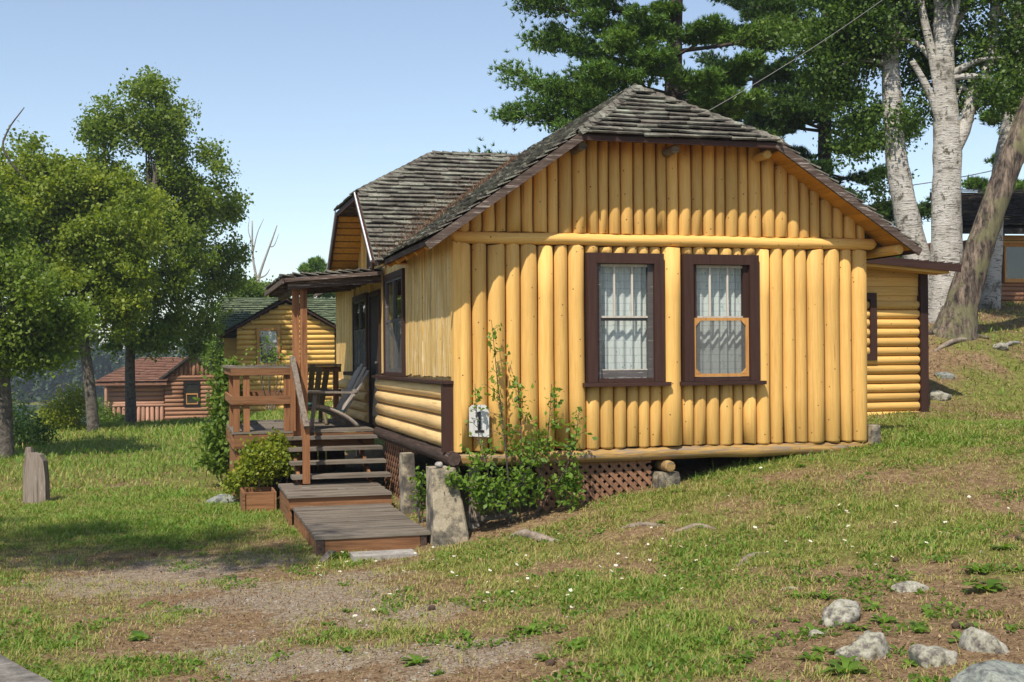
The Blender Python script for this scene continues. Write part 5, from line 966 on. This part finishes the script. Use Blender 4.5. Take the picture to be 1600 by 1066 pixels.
# sapling before the gable wall
sp_ = empty('sapling', tuple(G(800, 800)), 'slender green sapling with rounded leaves growing against the yellow log wall', 'sapling')
stems = [([(800, 800), (790, 700), (778, 600), (768, 500)], 1), ([(805, 800), (815, 720), (812, 640), (808, 590)], .8), ([(820, 800), (850, 720), (858, 660), (862, 600)], .8), ([(830, 800), (880, 740), (898, 690), (905, 640)], .7), ([(795, 800), (760, 730), (748, 680), (742, 600)], .7), ([(790, 805), (750, 775), (720, 755), (700, 748)], .7), ([(800, 805), (770, 770), (745, 745), (730, 700)], .7), ([(810, 805), (780, 790), (760, 780), (745, 765)], .6), ([(835, 800), (850, 770), (880, 760), (905, 745)], .7), ([(812, 805), (815, 760), (830, 720), (845, 690)], .7), ([(870, 795), (885, 770), (890, 750), (900, 735)], .6)]
m = MB(); LP = []
for pts, a in stems:
    yy = [-.12] + [-.28 + random.uniform(-.12, .06)] * (len(pts) - 1); q = [onY(u, v, y) for (u, v), y in zip(pts, yy)]; q[0][2] = hz1(q[0][0], q[0][1]) - .03; q = np.array(lpath(q, 6)); m.tube(q, np.linspace(.011 * a + .002, .003, len(q)), 5, False)
    for t in np.arange(.3, 1.0, .045):
        b0 = q[int(t * (len(q) - 1))]; ln = .06 + .20 * (1.05 - t) * random.random() * 1.5; e = b0 + np.array((random.choice((-1, 1)) * random.uniform(.5, 1), random.uniform(-.5, .15), random.uniform(.1, .8))) * ln; m.tube([b0, e], [.004, .002], 4, False)
        for k in range(8): LP.append(b0 + (e - b0) * random.uniform(.2, 1.1) + np.array([random.gauss(0, .03) for _ in range(3)]))
for (u, v, a, b, n) in ((800, 765, 60, 32, 420), (760, 780, 30, 25, 170), (890, 765, 22, 32, 200), (830, 700, 40, 25, 160), (735, 755, 30, 14, 80)):
    c = onY(u, v, -.25); q = unit(rng.normal(size=(n, 3))) * (rng.random(n) ** .4)[:, None] * np.array((a / 143, .16, b / 143)); LP += list(c + q)
m.build('stems', 'bark_grey', sp_, True); LP = np.array(LP); LP[:, 1] = np.minimum(LP[:, 1], -.14); LP = LP[LP[:, 2] > hz(LP[:, 0], LP[:, 1]) + .03]; LP = LP[~((LP[:, 0] > -.0) & (LP[:, 0] < .40) & (LP[:, 2] > .17) & (LP[:, 2] < .62) & (rng.random(len(LP)) < .86))]
f = np_mesh('foliage', leaf_quads(LP, np.full(len(LP), .066), .6, .62, .35, .1), 4, 'leaf_fresh', sp_, np.clip(rng.normal(.5, .22, len(LP)), 0, 1)); f['kind'] = 'stuff'
shrub('weed_shrub', 'small leafy weed sprouting between the two concrete piers', [(655, 745, 0, 9, 14), (658, 780, 0, 10, 10)], 14.2, 150, .06, 'leaf_fresh', .05, 5)
# trees outside the frame on the left shade the lawn
def off_tree(x, y, z0, lumps, n, label):
    r = empty('maple_tree', (x, y, z0), label, 'tree'); T = lpath([(x, y, z0 - .2), (x + .1, y, z0 + 4), (x, y + .1, z0 + 10)], 5); MB().tube(T, list(np.linspace(.25, .06, len(T))), 9, True, .05).build('trunk', 'bark_grey', r, True)
    C = np.array([l[:3] for l in lumps]); S = np.array([l[3] for l in lumps]); k = rng.integers(0, len(C), n // 30); tw = C[k] + unit(rng.normal(size=(len(k), 3))) * (rng.random(len(k)) ** .4 * S[k])[:, None]; w_ = rng.integers(0, len(k), n); P = tw[w_] + rng.normal(size=(n, 3)) * .25
    m = MB()
    for i in range(0, len(k), max(1, len(k) // 20)): q = lpath([T[-4], (T[-4] + tw[i]) / 2 + np.array((0, 0, .3)), tw[i]], 3); m.tube(q, np.linspace(.06, .012, len(q)), 5, False)
    m.build('limbs', 'bark_grey', r, True); c = np_mesh('crown', leaf_quads(P, np.full(n, .12), .5, .7, .3, .2), 4, 'leaf_green', r, rng.random(n)); c['kind'] = 'stuff'
s0 = SUN / -SUN[2]
def over(u, v, h): g = G(u, v); return tuple(g - s0 * h)
l1 = [(*over(60, 862, 10.5), 1.0), (*over(200, 868, 10.8), .8), (*over(300, 850, 10.2), .7), (*over(-80, 840, 10.0), 1.3), (*over(420, 868, 10.4), .55), (*over(120, 835, 10.6), .6)]
off_tree(l1[3][0] - .8, l1[3][1] - .3, hz1(l1[3][0] - .8, l1[3][1] - .3), l1, 8000, 'broad maple tree beside the lawn left of the kerb')
# far shore forest across the lake
fw = []; ft = []
for i in range(230):
    u = rng.uniform(-260, 560); d = 252 + 45 * rng.random() ** 1.5; p = at(u, 600, d); z = max(LAKE, hz1(p[0], p[1])); H = rng.uniform(8, 13) * (1 + .12 * math.sin(u * .03)); con = rng.random() < .5; n = 260
    t = rng.random(n) ** .8; rr = (1.7 * (1 - t) + .25 if con else 2.6 * np.sqrt(np.maximum(0, 1 - (2 * t - .95) ** 2)) + .2); a = rng.uniform(0, 2 * PI, n); rad = rr * rng.uniform(.6, 1, n)
    fw.append(np.stack([p[0] + rad * np.cos(a), p[1] + rad * np.sin(a), z + .4 + t * H], 1)); ft.append(np.clip(rng.uniform(.2, .8) + rng.normal(size=n) * .15, 0, 1))
P = np.concatenate(fw); tag(np_mesh('far_forest', leaf_quads(P, np.full(len(P), .95), .6, .8, .3), 4, 'far_leaf', None, np.concatenate(ft)), 'dark mixed forest on the far shore of the lake', 'forest', kind='stuff')
# power lines
def cable(label, a, b, sag, r=.012):
    q = [a + (b - a) * t - np.array((0, 0, sag * 4 * t * (1 - t))) for t in np.linspace(0, 1, 14)]; tag(MB().tube(q, [r] * 14, 5).build('power_cable', 'cable', None, True), label, 'cable')
cable('pale service cable running from the cabin roof up past the pine', np.array((3.2, 2.8, 3.95)), at(1420, -30, 19), .12, .005)
cable('thin dark cable strung between the trees behind the birches', at(1330, 300, 30), at(1700, 225, 34), .2, .013)
# ------------------------------------------------------------------ lawn
def scatter(n, dmin, dmax, wid=.47, pw=1.0):
    d = dmin + (dmax - dmin) * rng.random(n) ** pw; l = rng.uniform(-wid, wid, n) * d
    return CAM[0] + FW[0] * d + RT[0] * l, CAM[1] + FW[1] * d + RT[1] * l, d
def blocked(x, y):
    b = (x > .05) & (x < W) & (y > .3) & (y < LEN); b |= (x > W) & (x < 8.5) & (y > 4) & (y < 8.5); b |= (x > -1.6) & (x < -.3) & (y > -.22) & (y < 4.0); b |= (x > -1.24) & (x < -.54) & (y > -.64) & (y < -.28); b |= (x > -.36) & (x < .12) & (y > -.42) & (y < .1); b |= (x > -2.2) & (x < 0) & (y > 4.9) & (y < 8.3); b |= (x > -2.12) & (x < -1.6) & (y > 3.8) & (y < 4.62); return b
def blades(n, dmin, dmax, h, wdt, pw, name, label, thr=1.0):
    x, y, d = scatter(n, dmin, dmax, pw=pw); lu, gr = fields(x, y); cl = vn(x, y, .13, 11) * .6 + vn(x, y, .4, 12) * .4
    keep = (rng.random(n) < np.clip((lu * 1.3 - .12) * (.1 + 2.6 * cl ** 1.6), .02, 1) * thr) & ~blocked(x, y); x, y, d, lu, cl = x[keep], y[keep], d[keep], lu[keep], cl[keep]; n = len(x); z = hz(x, y) - .004
    B = np.stack([x, y, z], 1); hh = h * rng.uniform(.5, 1.3, n) * (.45 + .7 * lu) * (.5 + .9 * cl) * (1 + .02 * d); a = rng.uniform(0, 2 * PI, n); lean = rng.uniform(.15, .95, n)
    dr_ = np.stack([np.cos(a) * lean, np.sin(a) * lean, np.ones(n)], 1); dr_ = unit(dr_); sd_ = np.stack([-np.sin(a), np.cos(a), np.zeros(n)], 1) * (wdt * (1 + .045 * d) * rng.uniform(.7, 1.3, n))[:, None]
    mid = B + dr_ * (hh * .5)[:, None]; tip = B + dr_ * hh[:, None] + np.stack([np.cos(a), np.sin(a), -np.ones(n) * .4], 1) * (hh * .3)[:, None]
    V = np.stack([B, mid - sd_, tip, mid + sd_], 1); big = vn(x, y, 2.3, 21); tint = np.clip(.12 + .72 * lu + .40 * (big - .5) + rng.normal(size=n) * .30 - .04, 0, 1)
    tag(np_mesh(name, V, 4, 'grass', None, tint), label, 'grass', kind='stuff')
blades(420000, 4.6, 20, .055, .0026, .85, 'grass', 'short patchy lawn grass, part green and part dry straw')
blades(90000, 18, 45, .10, .005, .8, 'far_grass', 'longer bright green lawn grass beyond the stump')
blades(70000, 4.6, 16, .12, .0022, .9, 'tall_grass', 'taller wispy grass tufts standing above the lawn', .16)
# broad small weed leaves (clover, plantain) hugging the soil
x, y, d = scatter(150000, 4.6, 17); lu, gr = fields(x, y); cl = vn(x, y, .22, 31) * .5 + vn(x, y, .7, 32) * .5
keep = (cl + .45 * (lu - .4) > .63) & ~blocked(x, y) & (rng.random(len(x)) < .75); x, y = x[keep], y[keep]; n = len(x); P = np.stack([x, y, hz(x, y) + rng.uniform(.004, .03, n)], 1)
tag(np_mesh('clover', leaf_quads(P, np.full(n, .031), 2.2, .8, .2, -.1), 4, 'leaf_fresh', None, np.clip(rng.normal(.35, .25, n), 0, 1)), 'low clover patches spread through the lawn', 'clover', kind='stuff')
# litter: needles, leaf crumbs, twigs
x, y, d = scatter(210000, 4.6, 30, pw=1.0); lu, gr = fields(x, y); keep = (rng.random(len(x)) < 1.0 - .75 * lu) & ~blocked(x, y); x, y = x[keep], y[keep]; n = len(x); P = np.stack([x, y, hz(x, y) + .003], 1)
big = 1 + np.clip((np.hypot(x - CAM[0], y - CAM[1]) - 12) / 12, 0, 1.3); Q = leaf_quads(P, np.where(rng.random(n) < .8, .045, .024) * big, 4.0, .11, .1); k = rng.random(n) < .22; Q2 = leaf_quads(P, .022 * big, 3, .7, .4); Q = np.where(k[:, None, None], Q2, Q)
Q[:, :, 2] = np.maximum(Q[:, :, 2], hz(Q[:, :, 0], Q[:, :, 1]) + .001); tag(np_mesh('litter', Q, 4, 'litter', None, np.clip(rng.normal(.5, .3, n), 0, 1)), 'brown pine needles and leaf crumbs lying on the soil', 'leaf litter', kind='stuff')
# gravel
x, y, d = scatter(60000, 4.8, 19); lu, gr = fields(x, y); keep = (rng.random(len(x)) < np.clip(gr * 1.0 - .12, 0.015, 1)) & ~blocked(x, y); x, y = x[keep], y[keep]; n = len(x)
r_ = .005 + .012 * rng.random(n) ** 3; o8 = np.array([(1, 0, 0), (0, 1, 0), (-1, 0, 0), (0, -1, 0), (0, 0, .7), (0, 0, -.7)]); tri = [(0, 1, 4), (1, 2, 4), (2, 3, 4), (3, 0, 4)]
co = np.stack([x, y, hz(x, y) + r_ * .15], 1)[:, None] + o8[None] * r_[:, None, None] * rng.uniform(.6, 1.4, (n, 6, 1)); a = rng.uniform(0, 6, n); V = co[:, tri].reshape(-1, 3, 3)
tag(np_mesh('gravel', V, 3, 'pebble'), 'fine grey gravel worn into the lawn track', 'gravel', kind='stuff')
# daisies, weeds, cones: single things sharing meshes
def daisy_mesh(i):
    m = MB(); n = 9; V = [(0, 0, .0)]; F = []
    for k in range(n):
        a = 2 * PI * k / n; w_ = .26; s = .017 * random.uniform(.85, 1.1); j = len(V); V += [(math.cos(a - w_) * s * .6, math.sin(a - w_) * s * .6, .001), (math.cos(a) * s, math.sin(a) * s, random.uniform(-.004, .003)), (math.cos(a + w_) * s * .6, math.sin(a + w_) * s * .6, .001)]; F.append((0, j, j + 1, j + 2))
    me = m.add(V, F).mesh('daisy'); me.materials.append(MAT['petal']); e = MB().tube([(0, 0, 0), (0, 0, .004)], [.006, .003], 7).mesh('eye'); e.materials.append(MAT['flower_eye']); s_ = MB().tube([(0, 0, -.075), (.004, 0, -.04), (0, 0, 0)], [.0012] * 3, 4).mesh('stem'); s_.materials.append(MAT['grass']); return me, e, s_
DM = [daisy_mesh(i) for i in range(3)]
DC = [(700, 880, .9, 26), (820, 915, .8, 22), (600, 890, .8, 12), (960, 890, .9, 20), (1060, 870, .8, 14), (1300, 830, 1.2, 18), (1420, 850, 1, 14), (1540, 820, 1, 10), (1200, 860, .9, 10), (760, 960, .6, 8), (1360, 950, .6, 6), (620, 850, .5, 8), (1050, 960, .7, 5), (1500, 690, 1.5, 12)]
for u, v, r0, n in DC:
    c = G(u, v)
    for k in range(n):
        x, y = c[0] + random.gauss(0, r0), c[1] + random.gauss(0, r0 * .8)
        if blocked(np.array([x]), np.array([y]))[0]: continue
        me, e, s_ = DM[random.randrange(3)]; o = bpy.data.objects.new('daisy', me); COL.objects.link(o); h = random.uniform(.045, .09); o.location = (x, y, hz1(x, y) + h * .9); o.rotation_euler = (random.uniform(-.5, .5), random.uniform(-.5, .5), random.uniform(0, 6)); q = random.uniform(.8, 1.25); o.scale = (q, q, q)
        tag(o, 'small white daisy blooming in the lawn', 'daisy', 'daisies in the lawn')
        for mm, nn_ in ((e, 'flower_centre'), (s_, 'stem')): c_ = bpy.data.objects.new(nn_, mm); COL.objects.link(c_); c_.parent = o
def weed_mesh(i):
    m = MB(); n = random.randrange(9, 16)
    for k in range(n):
        a = random.uniform(0, 2 * PI); L = random.uniform(.05, .12); up = random.uniform(.3, 1.3); w_ = L * random.uniform(.13, .22); c, s = math.cos(a), math.sin(a)
        P = [np.array((c * L * t, s * L * t, L * (up * t - .75 * up * t * t))) for t in (0.02, .35, .7, 1)]; sd_ = np.array((-s, c, 0)); V = []
        for p, ww in zip(P, (.15, .9, 1, .05)): V += [p - sd_ * w_ * ww, p + sd_ * w_ * ww]
        m.add(V, [(0, 1, 3, 2), (2, 3, 5, 4), (4, 5, 7, 6)])
    me = m.mesh('weed', True); me.materials.append(MAT['leaf_fresh']); a = me.attributes.new('tint', 'FLOAT', 'FACE'); a.data.foreach_set('value', np.clip(rng.normal(.35, .2, len(me.polygons)), 0, 1).astype(np.float32)); return me
WM = [weed_mesh(i) for i in range(6)]
WP = [(1365, 955, 1.2), (1270, 990, 1), (1290, 975, .9), (1340, 985, 1), (1380, 975, 1), (1450, 960, 1.1), (1540, 925, 1.8), (1530, 895, 1.3), (1500, 1000, 1.1), (1320, 1055, 1.3), (1155, 1035, 1.1), (1245, 935, .9), (1290, 935, 1.1), (1110, 1045, 1), (540, 1020, 1), (900, 1010, 1), (1090, 1010, .8), (690, 870, 1), (480, 860, 1.2), (470, 840, 1.2), (470, 815, 1.3), (545, 885, 1.1), (220, 1000, 1.3), (110, 1010, 1), (530, 872, 1.4), (730, 1000, 1), (830, 990, 1.2), (710, 940, .9), (1180, 870, .8), (430, 800, 1), (1000, 800, 1), (1060, 770, 1), (1150, 740, 1), (1250, 730, 1), (1400, 905, .9), (1470, 880, 1), (1570, 860, 1.2), (1420, 1040, .8), (40, 960, 1.1), (300, 1040, 1), (650, 1040, 1)]
for i in range(70): WP.append((random.uniform(500, 1590), random.uniform(800, 1060), random.uniform(.5, .95)))
for u, v, s in WP:
    p = G(u, v)
    if blocked(np.array([p[0]]), np.array([p[1]]))[0]: continue
    o = bpy.data.objects.new('weed', WM[random.randrange(6)]); COL.objects.link(o); o.location = (p[0], p[1], hz1(p[0], p[1]) - .004); o.rotation_euler = (0, 0, random.uniform(0, 6)); o.scale = (s, s, s); tag(o, 'green leafy weed rosette growing in the lawn', 'weed', 'weed rosettes in the lawn')
cm = rock_mesh(.03, .03, .035, 5, 2); cm.materials.append(MAT['cone_brown'])
for u, v in ((1400, 880), (1590, 845), (675, 955), (1215, 1000), (1140, 990), (1515, 985), (1180, 978), (1495, 985), (1275, 830), (860, 1040)):
    p = G(u, v); o = bpy.data.objects.new('pine_cone', cm); COL.objects.link(o); o.location = (p[0], p[1], hz1(p[0], p[1]) + .018); o.rotation_euler = (1.2, random.uniform(0, 3), random.uniform(0, 6)); tag(o, 'small dark pine cone lying on the dry lawn', 'pine cone', 'pine cones on the lawn')
# needle drift in the roof valley
n = 5200; t = rng.random(n) ** .7; xx = np.clip(-.28 + 2.4 * t + rng.normal(size=n) * .04, EV, 2.3); yv = 2.70 + (zl(xx) - 2.30) / .72
k = rng.random(n); yy = yv - np.abs(rng.normal(size=n)) * .5 * (1 - .5 * t); yy = np.clip(yy, YF, None); zz_ = zl(xx) + .105
P = np.stack([xx, yy, zz_], 1); P = np.concatenate([P, np.stack([np.clip(rng.normal(.25, .5, 1800), -.40, 1.6), np.zeros(1800), np.zeros(1800)], 1)]); m_ = slice(n, None)
P[m_, 1] = 2.70 + (zl(P[m_, 0]) - 2.30) / .72 + np.abs(rng.normal(size=1800)) * .22; P[m_, 2] = np.maximum(2.30 + .72 * (P[m_, 1] - 2.70), zl(P[m_, 0])) + .105
Q = leaf_quads(P, np.full(len(P), .07), 4, .10, .1)
nd = np_mesh('needle_litter', Q, 4, 'litter', roof, np.clip(rng.normal(.45, .25, len(P)), 0, 1)); nd['kind'] = 'stuff'
# thin summer haze over the lake and hill
hm = bpy.data.materials.new('haze'); hm.use_nodes = True; ht = hm.node_tree; ht.nodes.clear(); ho = ht.nodes.new('ShaderNodeOutputMaterial'); hv = ht.nodes.new('ShaderNodeVolumePrincipled')
hv.inputs['Density'].default_value = .0005; hv.inputs['Color'].default_value = (.80, .88, 1.0, 1); hv.inputs['Anisotropy'].default_value = .2; ht.links.new(hv.outputs[0], ho.inputs['Volume']); MAT['haze'] = hm
tag(box('haze', 'haze', None, -1400, 1400, -1400, 1400, -15, 26), kind='stuff')
